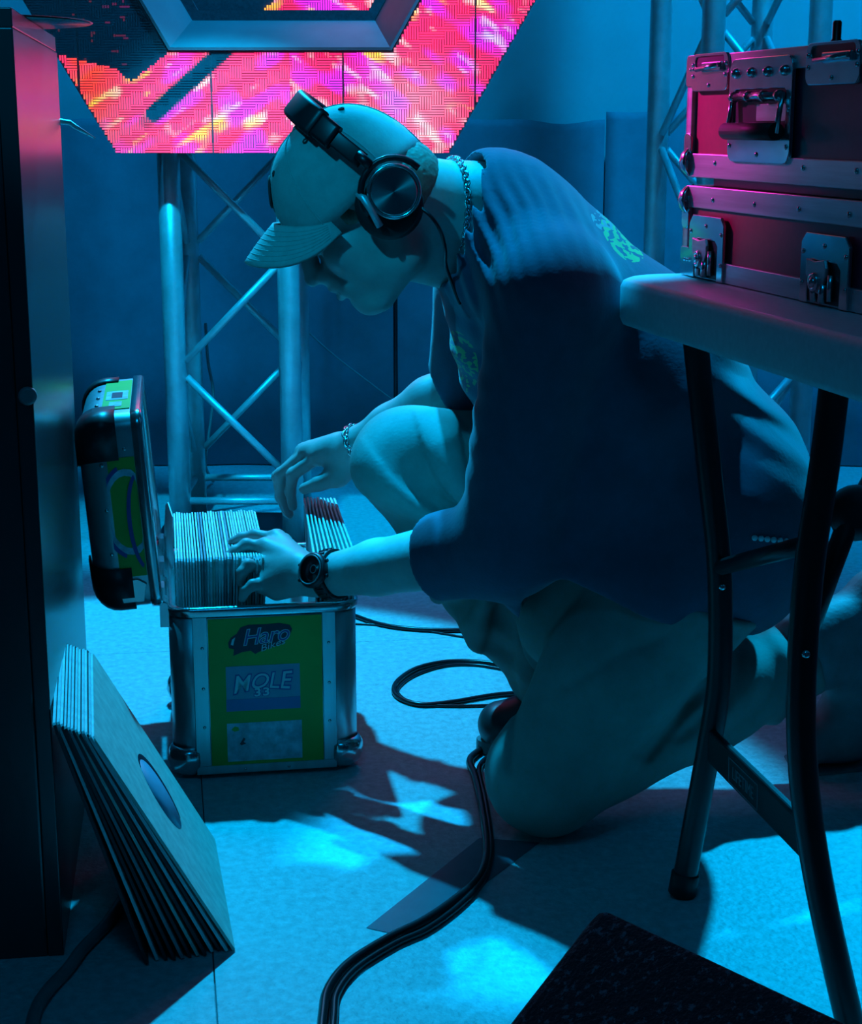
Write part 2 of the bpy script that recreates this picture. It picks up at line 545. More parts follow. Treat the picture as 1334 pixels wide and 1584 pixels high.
# ================================================================== LED HEXAGON
YS = 3.56
hexC = Vector(((P(437, 237, YS)).x, YS, 0)); SIDE = 0.70
zb = P(437, 237, YS).z
AP = SIDE * math.sqrt(3) / 2
hexC.z = zb + AP
led = empty('led_hexagon_screen', (hexC.x, YS + 0.05, hexC.z - AP), 'large hexagonal LED screen glowing pink and red, raised on a truss', 'screen')
def hexpts(ap, y):
    s = ap * 2 / math.sqrt(3)
    return [Vector((hexC.x + s * math.cos(math.radians(60 * k)), y, hexC.z + s * math.sin(math.radians(60 * k)))) for k in range(6)]
A_out, A_b0, A_b1, A_in = AP, hexC.z - P(437, 78, YS).z, 0.335, 0.315
mb = MB()
mb.loft([hexpts(A_out, YS + 0.002), hexpts(A_out, YS + 0.07), hexpts(A_b0 + 0.002, YS + 0.07), hexpts(A_b0 + 0.002, YS + 0.002), hexpts(A_out, YS + 0.002)], False, False, smooth=False)
mb.build('mask_board', M['led_back'], led)
mb = MB()
mb.loft([hexpts(A_b0, YS - 0.006), hexpts(A_b0 - 0.006, YS - 0.008), hexpts(A_b1, YS + 0.085), hexpts(A_b1 - 0.004, YS + 0.115), hexpts(A_b0, YS + 0.115), hexpts(A_b0, YS - 0.006)], False, False, smooth=False)
mb.build('bezel', M['panel_grey'], led)
mb = MB(); mb.loft([hexpts(A_b1 + 0.02, YS + 0.095), hexpts(A_b1 - 0.022, YS + 0.092), hexpts(A_b1 - 0.022, YS + 0.112), hexpts(A_b1 + 0.02, YS + 0.112), hexpts(A_b1 + 0.02, YS + 0.095)], False, False, smooth=False)
mb.build('inner_lip', M['led_back'], led)

# procedural video content, one colour for each diode
LAT = RNG.random((64, 64))
def vnoise(u, v):
    iu, iv = np.floor(u).astype(int), np.floor(v).astype(int)
    fu, fv = u - iu, v - iv
    fu = fu * fu * (3 - 2 * fu); fv = fv * fv * (3 - 2 * fv)
    a = LAT[iu % 64, iv % 64]; b = LAT[(iu + 1) % 64, iv % 64]; c = LAT[iu % 64, (iv + 1) % 64]; d = LAT[(iu + 1) % 64, (iv + 1) % 64]
    return (a * (1 - fu) + b * fu) * (1 - fv) + (c * (1 - fu) + d * fu) * fv
def seg_dist(x, z, a, b):
    ax, az = a; bx, bz = b
    dx, dz = bx - ax, bz - az
    t = np.clip(((x - ax) * dx + (z - az) * dz) / (dx * dx + dz * dz), 0, 1)
    return np.hypot(x - ax - t * dx, z - az - t * dz)
def px2xz(px, py):
    q = P(px, py, YS); return q.x, q.z
def in_poly(x, z, pts):
    inside = np.zeros_like(x, bool); n = len(pts)
    for i in range(n):
        x1, z1 = pts[i]; x2, z2 = pts[(i + 1) % n]
        c = ((z1 > z) != (z2 > z)) & (x < (x2 - x1) * (z - z1) / (z2 - z1 + 1e-12) + x1)
        inside ^= c
    return inside
def content(x, z):
    side = np.clip((x - hexC.x) * 3.0 + 0.2, -1, 1)
    ang = np.where(side < 0.25, math.radians(33), math.radians(-35))
    u = x * np.cos(ang) + z * np.sin(ang); v = -x * np.sin(ang) + z * np.cos(ang)
    n1 = vnoise(u * 13 + 5, v * 34 + 9) * 0.55 + vnoise(u * 40 + 2, v * 90 + 4) * 0.45
    n2 = vnoise(u * 16 + 31, v * 36 + 17)
    n3 = vnoise(u * 15 + 3, v * 28 + 40)
    n4 = vnoise(x * 6 + 20, z * 6 + 8)
    R = np.full_like(x, 1.0); G = np.full_like(x, 0.010); B = np.full_like(x, 0.10)
    B += 0.55 * np.clip((n2 - 0.55) * 4, 0, 1)                       # magenta
    R *= 1 - 0.45 * np.clip((n2 - 0.72) * 5, 0, 1)                   # violet
    w = np.clip((n1 - 0.62) * 5, 0, 1)                               # pale hot streaks
    G += 0.42 * w; B += 0.35 * w
    yel = np.clip((n3 - 0.70) * 7, 0, 1) * np.clip((n1 - 0.42) * 6, 0, 1)
    G += 0.42 * yel; B *= 1 - 0.85 * yel
    left = np.clip(-(x - px2xz(200, 200)[0]) * 14 + 0.1, 0, 1)       # redder, more orange at the far left
    B *= 1 - 0.85 * left; G += 0.10 * left * n1
    # brighter swirl behind the cap
    sx, sz = px2xz(640, 165)
    s = np.exp(-(((x - sx) / 0.09) ** 2 + ((z - sz) / 0.07) ** 2)) * (0.35 + n1)
    G += 0.25 * s; B += 0.30 * s
    lum = 0.5 + 0.75 * n4
    R, G, B = R * lum, G * lum, B * lum
    # dark parts of the picture
    dk = np.zeros_like(x)
    d = seg_dist(x, z, px2xz(238, 176), px2xz(360, 66)); dk = np.maximum(dk, np.clip((0.021 - d) * 160, 0, 1))
    d = seg_dist(x, z, px2xz(226, 188), px2xz(238, 176)); dk = np.maximum(dk, 0.55 * np.clip((0.018 - d) * 150, 0, 1))
    left_off = in_poly(x, z, [px2xz(-120, 60), px2xz(97, 86), px2xz(178, 106), px2xz(203, 126), px2xz(266, 78), px2xz(205, -10), px2xz(120, -260), px2xz(-160, -200)])
    dk = np.maximum(dk, left_off * (1 - 0.04 * (vnoise(x * 60, z * 160) > 0.86)))
    k = 1 - dk
    return np.stack([R * k, G * k, B * k], 1)

def led_material():
    m = bpy.data.materials.new('led_diodes'); m.use_nodes = True
    nt = m.node_tree
    for n in list(nt.nodes): nt.nodes.remove(n)
    out = nt.nodes.new('ShaderNodeOutputMaterial'); em = nt.nodes.new('ShaderNodeEmission')
    at = nt.nodes.new('ShaderNodeAttribute'); at.attribute_name = 'diode'
    em.inputs['Strength'].default_value = 2.2
    df = nt.nodes.new('ShaderNodeBsdfDiffuse'); df.inputs[0].default_value = (0.11, 0.12, 0.14, 1)
    ad = nt.nodes.new('ShaderNodeAddShader')
    nt.links.new(at.outputs['Color'], em.inputs['Color'])
    nt.links.new(em.outputs[0], ad.inputs[0]); nt.links.new(df.outputs[0], ad.inputs[1])
    nt.links.new(ad.outputs[0], out.inputs['Surface'])
    m.cycles.emission_sampling = 'FRONT'
    return m
M['led'] = led_material()
PIT = 0.0052
def diodes(name, xs, zs, keep, y):
    X, Z = np.meshgrid(xs, zs); X, Z = X.ravel(), Z.ravel()
    k = keep(X, Z); X, Z = X[k], Z[k]
    if len(X) == 0: return None
    chk = (np.floor(X / 0.026).astype(int) + np.floor(Z / 0.026 + 0.5 * np.floor(X / 0.026)).astype(int)) % 2
    hw = np.where(chk == 1, PIT * 0.50, PIT * 0.34); hh = np.where(chk == 1, PIT * 0.34, PIT * 0.50)
    V = np.empty((len(X), 4, 3)); V[:, :, 1] = y
    V[:, 0, 0] = X - hw; V[:, 1, 0] = X + hw; V[:, 2, 0] = X + hw; V[:, 3, 0] = X - hw
    V[:, 0, 2] = Z - hh; V[:, 1, 2] = Z - hh; V[:, 2, 2] = Z + hh; V[:, 3, 2] = Z + hh
    me = bpy.data.meshes.new(name)
    n = len(X)
    me.vertices.add(4 * n); me.vertices.foreach_set('co', V.ravel().astype(np.float32))
    me.loops.add(4 * n); me.loops.foreach_set('vertex_index', np.arange(4 * n, dtype=np.int32))
    me.polygons.add(n); me.polygons.foreach_set('loop_start', np.arange(0, 4 * n, 4, dtype=np.int32))
    me.update(calc_edges=True)
    c = content(X, Z)
    at = me.attributes.new('diode', 'FLOAT_COLOR', 'FACE')
    at.data.foreach_set('color', np.concatenate([c, np.ones((n, 1))], 1).astype(np.float32).ravel())
    me.materials.append(M['led'])
    o = bpy.data.objects.new(name, me); COL.objects.link(o); parent_keep(o, led)
    tag(o, kind='stuff')
    return o
def hexd(x, z):
    dx, dz = np.abs(x - hexC.x), np.abs(z - hexC.z)
    return np.maximum(dz, dx * math.sqrt(3) / 2 + dz * 0.5)
seams = [P(127, 200, YS).x, P(330, 200, YS).x, P(533, 200, YS).x, P(736, 200, YS).x]
edges = [hexC.x - 0.75] + seams + [hexC.x + 0.75]
for i in range(len(edges) - 1):
    xs = np.arange(edges[i] + PIT * 0.56, edges[i + 1] - PIT * 0.4, PIT)
    for z0, z1 in ((zb, hexC.z), (hexC.z, hexC.z + AP)):
        zs = np.arange(z0 + PIT * 0.6, z1 - PIT * 0.3, PIT)
        diodes('led_module', xs, zs, lambda x, z: (hexd(x, z) < A_out - 0.003) & (hexd(x, z) > A_b0 + 0.004), YS)
# small inner screen
mb = MB(); mb.loft([hexpts(A_b1 - 0.004, YS + 0.125), hexpts(A_b1 - 0.004, YS + 0.14)], True, True, smooth=False); mb.build('inner_mask_board', M['led_back'], led)
cx1 = P(392, 20, YS).x
diodes('inner_led_module', np.arange(hexC.x - 0.4, hexC.x + 0.4, PIT), np.arange(hexC.z - 0.34, hexC.z + 0.34, PIT),
       lambda x, z: (hexd(x, z) < A_b1 - 0.024) & ((x - cx1) - (z - P(392, 15, YS).z) * 1.2 > 0), YS + 0.122)

# ================================================================== TRUSSES
def truss(cx, cy, rot, ztop, label, phase):
    t = empty('truss_tower', (cx, cy, 0), label, 'truss', rotz=rot)
    T = Matrix.Translation((cx, cy, 0)) @ Matrix.Rotation(rot, 4, 'Z')
    a = 0.1275
    W = lambda x, y, z: T @ Vector((x, y, z))
    for x, y in ((-a, -a), (a, -a), (a, a), (-a, a)):
        MB().tube([W(x, y, 0.012), W(x, y, ztop)], 0.0245, 18).build('leg', M['alu_tube'], t)
    MB().box((-0.2, -0.2, 0), (0.2, 0.2, 0.012), T).build('base_plate', M['black_metal'], t, bevel=0.002)
    faces = [((-a, -a), (a, -a), 0), ((a, -a), (a, a), 1), ((a, a), (-a, a), 0), ((-a, a), (-a, -a), 1)]
    for (p, q, ph) in faces:
        d = Vector((q[0] - p[0], q[1] - p[1], 0)).normalized() * 0.024
        z0 = 0.17; step = 0.246; k = 0
        while z0 + step * (k + 1) < ztop:
            za, zc = z0 + step * k + 0.018, z0 + step * (k + 1) - 0.018
            flip = (k + ph + phase) % 2
            A_ = Vector((p[0], p[1], 0)) + d; B_ = Vector((q[0], q[1], 0)) - d
            if flip: A_, B_ = B_, A_
            MB().tube([W(B_.x, B_.y, za), W(A_.x, A_.y, zc)], 0.0085, 10).build('diagonal_brace', M['alu_tube'], t)
            k += 1
        for zr in (0.115,):
            A_ = Vector((p[0], p[1], 0)) + d * 0.9; B_ = Vector((q[0], q[1], 0)) - d * 0.9
            MB().tube([W(A_.x, A_.y, zr), W(B_.x, B_.y, zr)], 0.0085, 10).build('rung', M['alu_tube'], t)
    return t
pL, pR = P(270, 500, 3.67), P(447, 500, 3.67)
truss((pL.x + pR.x) / 2, 3.67 + 0.1275, 0, 1.06, 'aluminium box truss tower standing under the hexagonal LED screen', 0)
pc = P(1137, 200, 3.8)
truss(pc.x, 3.8, math.radians(18), 2.3, 'aluminium box truss tower behind the flight case', 1)
# dangling thin cables by the left truss
def cable(name, pts, r, m, label, k=6, n=8, group=None):
    mb = MB(); mb.tube(smooth_path(pts, k), r, n)
    o = mb.build(name, m); return tag(o, label, 'cable', group)
cable('thin_cable', [P(468, 505, 4.5), P(520, 552, 4.45), P(612, 622, 4.4), P(700, 690, 4.35)], 0.0025, M['grey_cable'], 'thin line running slantwise behind the truss and the man')
cable('hanging_cable', [P(318, 500, 4.0), P(322, 560, 4.0), P(330, 610, 4.0), P(322, 680, 4.0), P(318, 720, 4.0), FLR(330, 745, 0.006)], 0.0035, M['grey_cable'], 'thin cable hanging down inside the truss tower')
st = empty('thin_stand', (P(612, 500, 4.42).x, 4.42, 0), 'thin upright stand pole against the dark drape', 'stand')
xs_ = P(612, 500, 4.42).x
MB().tube([(xs_, 4.42, 0.01), (xs_, 4.42, 0.78)], 0.006, 8).build('pole', M['black_metal'], st)
MB().lathe((xs_, 4.42, 0), (0, 0, 1), [(0.09, 0), (0.09, 0.008), (0.02, 0.018), (0.008, 0.03)]).build('base', M['black_metal'], st)

# ================================================================== CABINET (left)
yaw = math.radians(9.1)
EX = Vector((math.cos(yaw), math.sin(yaw), 0)); EY = Vector((-math.sin(yaw), math.cos(yaw), 0)); EZ = Vector((0, 0, 1))
K0 = FLR(99, 1478)                       # near right foot of the cabinet
KH = P(34, 11, K0.y).z
kfar = P(87, 59, 2.40)
yawK = math.atan2(-(kfar.x - K0.x), kfar.y - K0.y)
KEX = Vector((math.cos(yawK), math.sin(yawK), 0)); KEY = Vector((-math.sin(yawK), math.cos(yawK), 0))
KD = math.hypot(kfar.x - K0.x, kfar.y - K0.y)
TK = frame(K0, KEX, KEY, EZ)
cabinet = empty('cabinet', K0, 'tall black painted cabinet with scuffed side, lit pink near its top', 'cabinet', rotz=yawK)
MB().box((-0.62, 0, 0.0), (-0.018, KD, KH - 0.02), TK).build('carcass', M['cabinet'], cabinet, bevel=0.003)
MB().box((-0.018, 0, 0.0), (0, KD, KH - 0.02), TK).build('side_panel', M['cabinet'], cabinet, bevel=0.0015)
mb = MB()
pts = [(-0.62, 0), (0, 0), (0, KD - 0.02), (-0.02, KD), (-0.62, KD)]
mb.loft([[TK @ Vector((x, y, z)) for x, y in pts] for z in (KH - 0.02, KH)], smooth=False)
mb.build('top_panel', M['cabinet'], cabinet, bevel=0.0015)
q = P(43, 612, K0.y); ql = TK.inverted() @ q
MB().lathe(TK @ Vector((ql.x, -0.004, ql.z)), KEY * -1, [(0.010, -0.006), (0.010, 0.0), (0.007, 0.002)], 16).build('bolt', M['grey_cable'], cabinet)
# small lever sticking out behind the cabinet
lv = TK @ Vector((-0.01, KD - 0.02, P(103, 190, 2.42).z))
MB().tube([TK @ Vector((-0.03, KD + 0.012, lv.z + 0.006)), P(108, 190, 2.44), P(118, 197, 2.44), P(147, 214, 2.44)], 0.0028, 8, rs=[0.004, 0.004, 0.0036, 0.0012]).build('rear_lever', M['alu_tube'], cabinet)
# disc lying on the cabinet and overhanging it
dc = TK @ Vector((-0.085, 0.30, KH))
tag(MB().lathe(dc, (0, 0, 1), [(0.004, 0.0002), (0.150, 0.0002), (0.152, 0.0015), (0.150, 0.003), (0.052, 0.003), (0.050, 0.0036), (0.004, 0.0036)], 64).build('disc_record', M['vinyl'], origin=dc),
    'black glossy disc lying on the cabinet top and overhanging its edge', 'record')

# ================================================================== RECORD CASE
C0 = Vector((P(260, 945, 2.305).x, 2.305, 0))
TC = frame(C0, EX, EY, EZ)
CW, CD, CZ0, CZ1 = 0.276, 0.365, 0.004, 0.263
case = empty('record_case', TC @ Vector((CW / 2, CD / 2, 0)), 'open aluminium record case with green panels, stickers and a hinged lid', 'case', rotz=yaw)
def ring3(w, d, r, cx, cy, z, T, n=5):
    return [T @ Vector((cx + x, cy + y, z)) for x, y in rrect(w, d, r, n)]
cx, cy = CW / 2, CD / 2
mb = MB()
R_ = 0.032
mb.loft([ring3(CW - 0.02, CD - 0.02, R_ - 0.01, cx, cy, CZ0, TC), ring3(CW, CD, R_, cx, cy, CZ0 + 0.012, TC), ring3(CW, CD, R_, cx, cy, CZ1 - 0.006, TC),
         ring3(CW - 0.010, CD - 0.010, R_ - 0.005, cx, cy, CZ1 - 0.006, TC), ring3(CW - 0.010, CD - 0.010, R_ - 0.005, cx, cy, CZ0 + 0.010, TC)], True, True)
mb.build('body', M['alu'], case)
mb = MB()
prof = [(0.002, -0.012), (0.004, -0.003), (0.002, 0.001), (-0.004, 0.002), (-0.010, 0.001), (-0.012, -0.004), (-0.010, -0.012)]
mb.loft([ring3(CW + 2 * o, CD + 2 * o, R_ + o, cx, cy, CZ1 + h, TC) for o, h in prof], False, False)
mb.build('rim', M['chrome'], case)
# green panels on front and right side, bottom rail with rivets
def plate(T, x0, x1, z0, z1, t=0.0016):
    return MB().loft([[T @ Vector((x, y, z)) for x, z in ((x0, z0), (x1, z0), (x1, z1), (x0, z1))] for y in (0.0004, -t)], smooth=False)
GX0, GX1, GZ0, GZ1 = 0.056, 0.222, 0.021, 0.247
front_panel = plate(TC, GX0, GX1, GZ0, GZ1).build('green_panel', M['green'], case)
TR = frame(TC @ Vector((CW, 0, 0)), EY, EX * -1, EZ)
plate(TR, 0.055, CD - 0.055, GZ0, GZ1).build('green_panel', M['green'], case)
mb = MB()
mb.loft([[TC @ Vector((x, y, z)) for x, z in ((0.034, CZ0 + 0.004), (CW - 0.034, CZ0 + 0.004), (CW - 0.034, GZ0), (0.034, GZ0))] for y in (0.0, -0.0032)], smooth=False)
mb.build('bottom_rail', M['alu'], case, bevel=0.001)
for xa, xb in ((0.0335, GX0 - 0.001), (GX1 + 0.001, CW - 0.0335)):
    plate(TC, xa, xb, GZ0, CZ1 - 0.012, 0.0026).build('edge_rail', M['alu'], case, bevel=0.0008)
mb = MB()
def rivet(mb, c, nrm, r=0.0026, h=0.0014):
    mb.lathe(c, nrm, [(r, -0.001), (r, 0), (r * 0.8, h * 0.7), (r * 0.3, h)], 10)
for x in (0.047, CW - 0.044):
    for z in (0.082, 0.142, 0.204):
        rivet(mb, TC @ Vector((x, -0.0026, z)), -EY)
for x in (0.105, 0.170):
    rivet(mb, TC @ Vector((x, -0.0032, GZ0 - 0.007)), -EY)
tag(mb.build('rivets', M['chrome'], case), kind='stuff')
# ball corners at the bottom
for ix, iy in ((0, 0), (1, 0), (1, 1), (0, 1)):
    sx, sy = (1 if ix else -1), (1 if iy else -1)
    c = Vector((0.024 if not ix else CW - 0.024, 0.024 if not iy else CD - 0.024, 0.0305))
    mb = MB()
    rr = 0.031
    rings = []
    for k in range(6):
        ph = math.radians(-78 + 26 * k * 0.92)
        ring_ = []
        for j in range(13):
            a = math.radians(-28 + 146 * j / 12)
            x, y = math.cos(a) * math.cos(ph) * rr, math.sin(a) * math.cos(ph) * rr
            if not ix: x = -x
            if not iy: y = -y
            ring_.append(TC @ (c + Vector((x, y, math.sin(ph) * rr * 0.95))))
        rings.append(ring_)
    mb.loft(rings, False, False, closed=False)
    o = mb.build('ball_corner', M['chrome'], case)
    sd = o.modifiers.new('solid', 'SOLIDIFY'); sd.thickness = 0.002; sd.offset = 1
# ---- stickers on the front panel
def face_pt(px, py, off=0.0):
    """pixel -> (x, z) on the case front plane"""
    r = ray(px, py); o = Vector((0, 0, H)); n = EY
    t = (C0 - o).dot(n) / r.dot(n)
    q = TC.inverted() @ (o + r * t)
    return q.x, q.z
def sticker(p0, p1, m, name, z=-0.0022):
    (x0, z0), (x1, z1) = face_pt(*p0), face_pt(*p1)
    mb = MB().loft([[TC @ Vector((x, y, zz)) for x, zz in ((x0, z0), (x1, z0), (x1, z1), (x0, z1))] for y in (-0.0015, z)], smooth=False)
    return mb.build(name, m, front_panel), (x0 + x1) / 2, (z0 + z1) / 2, abs(x1 - x0), abs(z1 - z0)
def letters(body, cxz, size, m, y, parent, shear=0.0, rot=0.0, offset=0.0, spacing=1.0, sx=1.0, warp=None, name='lettering'):
    v, f = text_mesh(body, size, shear, 0.00025, offset, spacing)
    ca, sa = math.cos(rot), math.sin(rot)
    out = []
    for x, yy, zz in v:
        x *= sx
        if warp: x, yy = warp(x, yy)
        X_, Z_ = x * ca - yy * sa, x * sa + yy * ca
        out.append(TC @ Vector((cxz[0] + X_, y - zz, cxz[1] + Z_)))
    return MB().poly(out, f).build(name, m, parent)
# top logo: dark blob with the word and an outlined edge
lx, lz = face_pt(403, 985)
def blob(pts, y0, y1, m, name):
    ring_ = [face_pt(*p) for p in pts]
    mb = MB().loft([[TC @ Vector((x, y, z)) for x, z in ring_] for y in (y0, y1)], smooth=False)
    return mb.build(name, m, front_panel)
logo = blob([(353, 994), (357, 986), (366, 980), (372, 970), (384, 966), (410, 965), (432, 963), (448, 966), (452, 972), (448, 984), (436, 995), (420, 1001), (404, 1006), (395, 1011), (388, 1006), (375, 1008), (361, 1014), (362, 1004), (354, 1002)], -0.0015, -0.0021, M['ink_dark'], 'logo_sticker')
blob([(357, 997), (359, 989), (364, 985), (362, 992), (361, 998)], -0.0020, -0.0024, M['ink_light'], 'logo_flash')
letters('Haro', (face_pt(410, 983)), 0.034, M['ink_light'], -0.0022, front_panel, 0.32, math.radians(5), 0.0009, 0.95, 1.0)
letters('Haro', (face_pt(410, 983)), 0.034, M['ink_navy'], -0.0026, front_panel, 0.32, math.radians(5), -0.0003, 0.95, 1.0)
letters('Bikes', (face_pt(421, 997)), 0.014, M['ink_light'], -0.0024, front_panel, 0.32, math.radians(17), 0.0, 1.0, 1.3)
s1, sx_, sz_, sw_, sh_ = sticker((349, 1031), (465, 1093), M['sticker_blue'], 'name_sticker')
sticker((350, 1082), (465, 1094), M['ink_band'], 'sticker_band', -0.0026)
def graf(x, y):
    return x + 0.12 * y + 0.0008 * math.sin(y * 260), y * (1.0 + 0.35 * abs(x) / 0.05) - 0.08 * abs(x)
letters('MOLE', (face_pt(405, 1053)), 0.031, M['ink_navy'], -0.0024, front_panel, 0.12, math.radians(3), 0.0017, 1.0, 1.06, graf)
letters('MOLE', (face_pt(405, 1053)), 0.031, M['ink_light'], -0.0028, front_panel, 0.12, math.radians(3), 0.0001, 1.0, 1.06, graf)
letters('33', (face_pt(405, 1070)), 0.017, M['ink_navy'], -0.0024, front_panel, 0.05, math.radians(3), 0.0014, 1.15, 1.3)
letters('33', (face_pt(405, 1070)), 0.017, M['ink_light'], -0.0028, front_panel, 0.05, math.radians(3), 0.0005, 1.15, 1.3)
sticker((351, 1119), (468, 1171), M['sticker_white'], 'worn_sticker')
blob([(373, 1147), (377, 1140), (380, 1142), (377, 1147), (381, 1149), (374, 1152), (371, 1150)], -0.0020, -0.0025, M['ink_dark'], 'sticker_scrap')
blob([(358, 1128), (363, 1123), (369, 1124), (370, 1129), (363, 1131)], -0.0020, -0.0025, M['green'], 'sticker_tear')

# ---- lid, hinged along the left edge, standing open
alpha = math.radians(4.0)
LP = (EX * -math.sin(alpha) + EZ * math.cos(alpha))      # up along the open lid
LN = (EX * -math.cos(alpha) - EZ * math.sin(alpha))      # outwards (top face of the closed lid)
hinge = TC @ Vector((-0.010, 0, CZ1 + 0.006))
TL = frame(hinge, LP, EY, LN)
LW, LD, LH = 0.284, CD, 0.091
def lring(inset, n_, r):
    return [TL @ Vector((LW / 2 + x, LD / 2 + y, n_)) for x, y in rrect(LW - 2 * inset, LD - 2 * inset, max(r - inset * 0.6, 0.004), 6)]
RO = 0.034
rings = [lring(0.0, 0.0, 0.024), lring(0, LH - RO, 0.024)]
for k in range(1, 7):
    a = math.radians(90 * k / 6)
    rings.append(lring(RO * (1 - math.cos(a)), LH - RO + RO * math.sin(a), 0.03))
inner = [lring(0.008, LH - 0.014, 0.02), lring(0.008, 0.0, 0.024)]
mb = MB()
mb.loft(rings, False, True)
mb.loft([lring(0.008, LH - 0.016, 0.022), lring(0.007, 0.0, 0.022), lring(0.0, 0.0, 0.024)], True, False)
lid = mb.build('lid', M['alu'], case)
mb = MB()
lprof = [(0.001, 0.014), (-0.0035, 0.012), (-0.004, 0.001), (-0.002, -0.003), (0.005, -0.004), (0.009, -0.001), (0.010, 0.008)]
mb.loft([lring(o, n_, 0.024) for o, n_ in lprof], False, False)
mb.build('lid_rim', M['chrome'], lid)
# green side strips of the lid (front end, top end) + rivets + ring logo
def lid_plate(u0, u1, n0, n1, face, t=0.0016):
    out = []
    for y in (0.0006, -t):
        if face == 'front':
            out.append([TL @ Vector((u, y, n_)) for u, n_ in ((u0, n0), (u1, n0), (u1, n1), (u0, n1))])
        else:
            out.append([TL @ Vector((LW - y, u, n_)) for u, n_ in ((u0, n0), (u1, n0), (u1, n1), (u0, n1))])
    return MB().loft(out, smooth=False)
lid_plate(0.050, LW - 0.060, 0.014, 0.052, 'front').build('green_strip', M['green'], lid)
lid_plate(0.050, LD - 0.050, 0.014, 0.054, 'top').build('green_strip', M['green'], lid)
lid_plate(0.13, 0.21, 0.018, 0.050, 'top', 0.0022).build('scribble_sticker', M['sticker_white'], lid)
lid_plate(0.145, 0.195, 0.026, 0.042, 'top', 0.0026).build('sticker_print', M['ink_dark'], lid)
lid_plate(0.07, 0.11, 0.026, 0.044, 'top', 0.0022).build('worn_patch', M['sticker_white'], lid)
# oval ring logo on the front strip: blue arc, white ring, cut to the strip
def arc_strip(c, ru, rn, w, a0, a1, y, m, name):
    ins, outs = [], []
    for k in range(25):
        a = math.radians(a0 + (a1 - a0) * k / 24)
        for lst, f in ((ins, -w / 2), (outs, w / 2)):
            u = c[0] + (ru + f) * math.cos(a); n_ = min(max(c[1] + (rn + f) * math.sin(a), 0.0145), 0.056)
            lst.append((u, n_))
    mb = MB()
    rings = [[TL @ Vector((i[0], y, i[1])), TL @ Vector((o[0], y, o[1])), TL @ Vector((o[0], y + 0.0008, o[1])), TL @ Vector((i[0], y + 0.0008, i[1]))] for i, o in zip(ins, outs)]
    mb.loft(rings, True, True, smooth=False)
    return mb.build(name, m, lid)
arc_strip((0.145, 0.030), 0.058, 0.034, 0.010, 0, 360, -0.0024, M['sticker_white'], 'ring_logo')
arc_strip((0.145, 0.024), 0.068, 0.044, 0.006, 20, 160, -0.0026, M['ink_navy'], 'ring_logo_edge')
arc_strip((0.130, 0.010), 0.070, 0.020, 0.006, 20, 160, -0.0030, M['ink_navy'], 'ring_logo_stroke')
mb = MB()
for u in (0.085, 0.150, 0.215):
    rivet(mb, TL @ Vector((u, -0.001, 0.060)), -EY, 0.003, 0.002)
for u in (0.036, LW - 0.048):
    rivet(mb, TL @ Vector((u, -0.001, 0.026)), -EY, 0.003, 0.002)
for y in (0.09, 0.16, 0.23):
    rivet(mb, TL @ Vector((LW + 0.001, y, 0.062)), LP, 0.003, 0.002)
tag(mb.build('lid_rivets', M['chrome'], lid), kind='stuff')
# black moulded corners of the lid
def lid_corner(u_hi, y_hi):
    mb = MB(); ext = 0.066; off = 0.0030
    su, sy = (1 if u_hi else -1), (1 if y_hi else -1)
    stations = [(0.0, LH - RO - 0.022), (0.0, LH - RO)]
    for k in range(1, 7):
        a = math.radians(90 * k / 6)
        stations.append((RO * (1 - math.cos(a)), LH - RO + RO * math.sin(a)))
    stations.append((RO + 0.012, LH))
    rings = []
    for i_, (ins, n_) in enumerate(stations):
        r = 0.026; hu_, hy_ = LW / 2 - ins + off, LD / 2 - ins + off
        e_ = ext - ins * 0.7
        pts = [(hu_ - e_, hy_)] + [(hu_ - r + r * math.sin(math.radians(q)), hy_ - r + r * math.cos(math.radians(q))) for q in range(0, 91, 15)] + [(hu_, hy_ - e_)]
        n2 = n_ + off * (0 if i_ < 2 else math.sin(min(1, (i_ - 1) / 6) * math.pi / 2))
        rings.append([TL @ Vector((LW / 2 + su * x, LD / 2 + sy * y, n2)) for x, y in pts])
    mb.loft(rings, False, True, closed=False)
    o = mb.build('lid_corner', M['black'], lid)
    sd = o.modifiers.new('solid', 'SOLIDIFY'); sd.thickness = 0.003; sd.offset = 0
for a in (True, False):
    for b in (True, False):
        lid_corner(a, b)
mb = MB(); mb.loft([[TL @ Vector((u, y, n_)) for u, n_ in ((0.012, 0.052), (0.012, 0.022), (0.038, 0.016), (0.046, 0.028), (0.046, 0.050), (0.036, 0.058))] for y in (0.0, -0.004)], smooth=False)
mb.build('corner_clip', M['chrome'], lid, bevel=0.001)
for y in (0.035, CD / 2, CD - 0.035):
    mb = MB()
    mb.tube([TC @ Vector((-0.005, y - 0.022, CZ1 + 0.003)), TC @ Vector((-0.005, y + 0.022, CZ1 + 0.003))], 0.005, 10)
    mb.box((-0.012, y - 0.018, CZ1 - 0.03), (0.001, y + 0.018, CZ1), TC)
    mb.box((-0.012, y - 0.018, CZ1), (-0.004, y + 0.018, CZ1 + 0.03), TC)
    mb.build('hinge', M['chrome'], case)

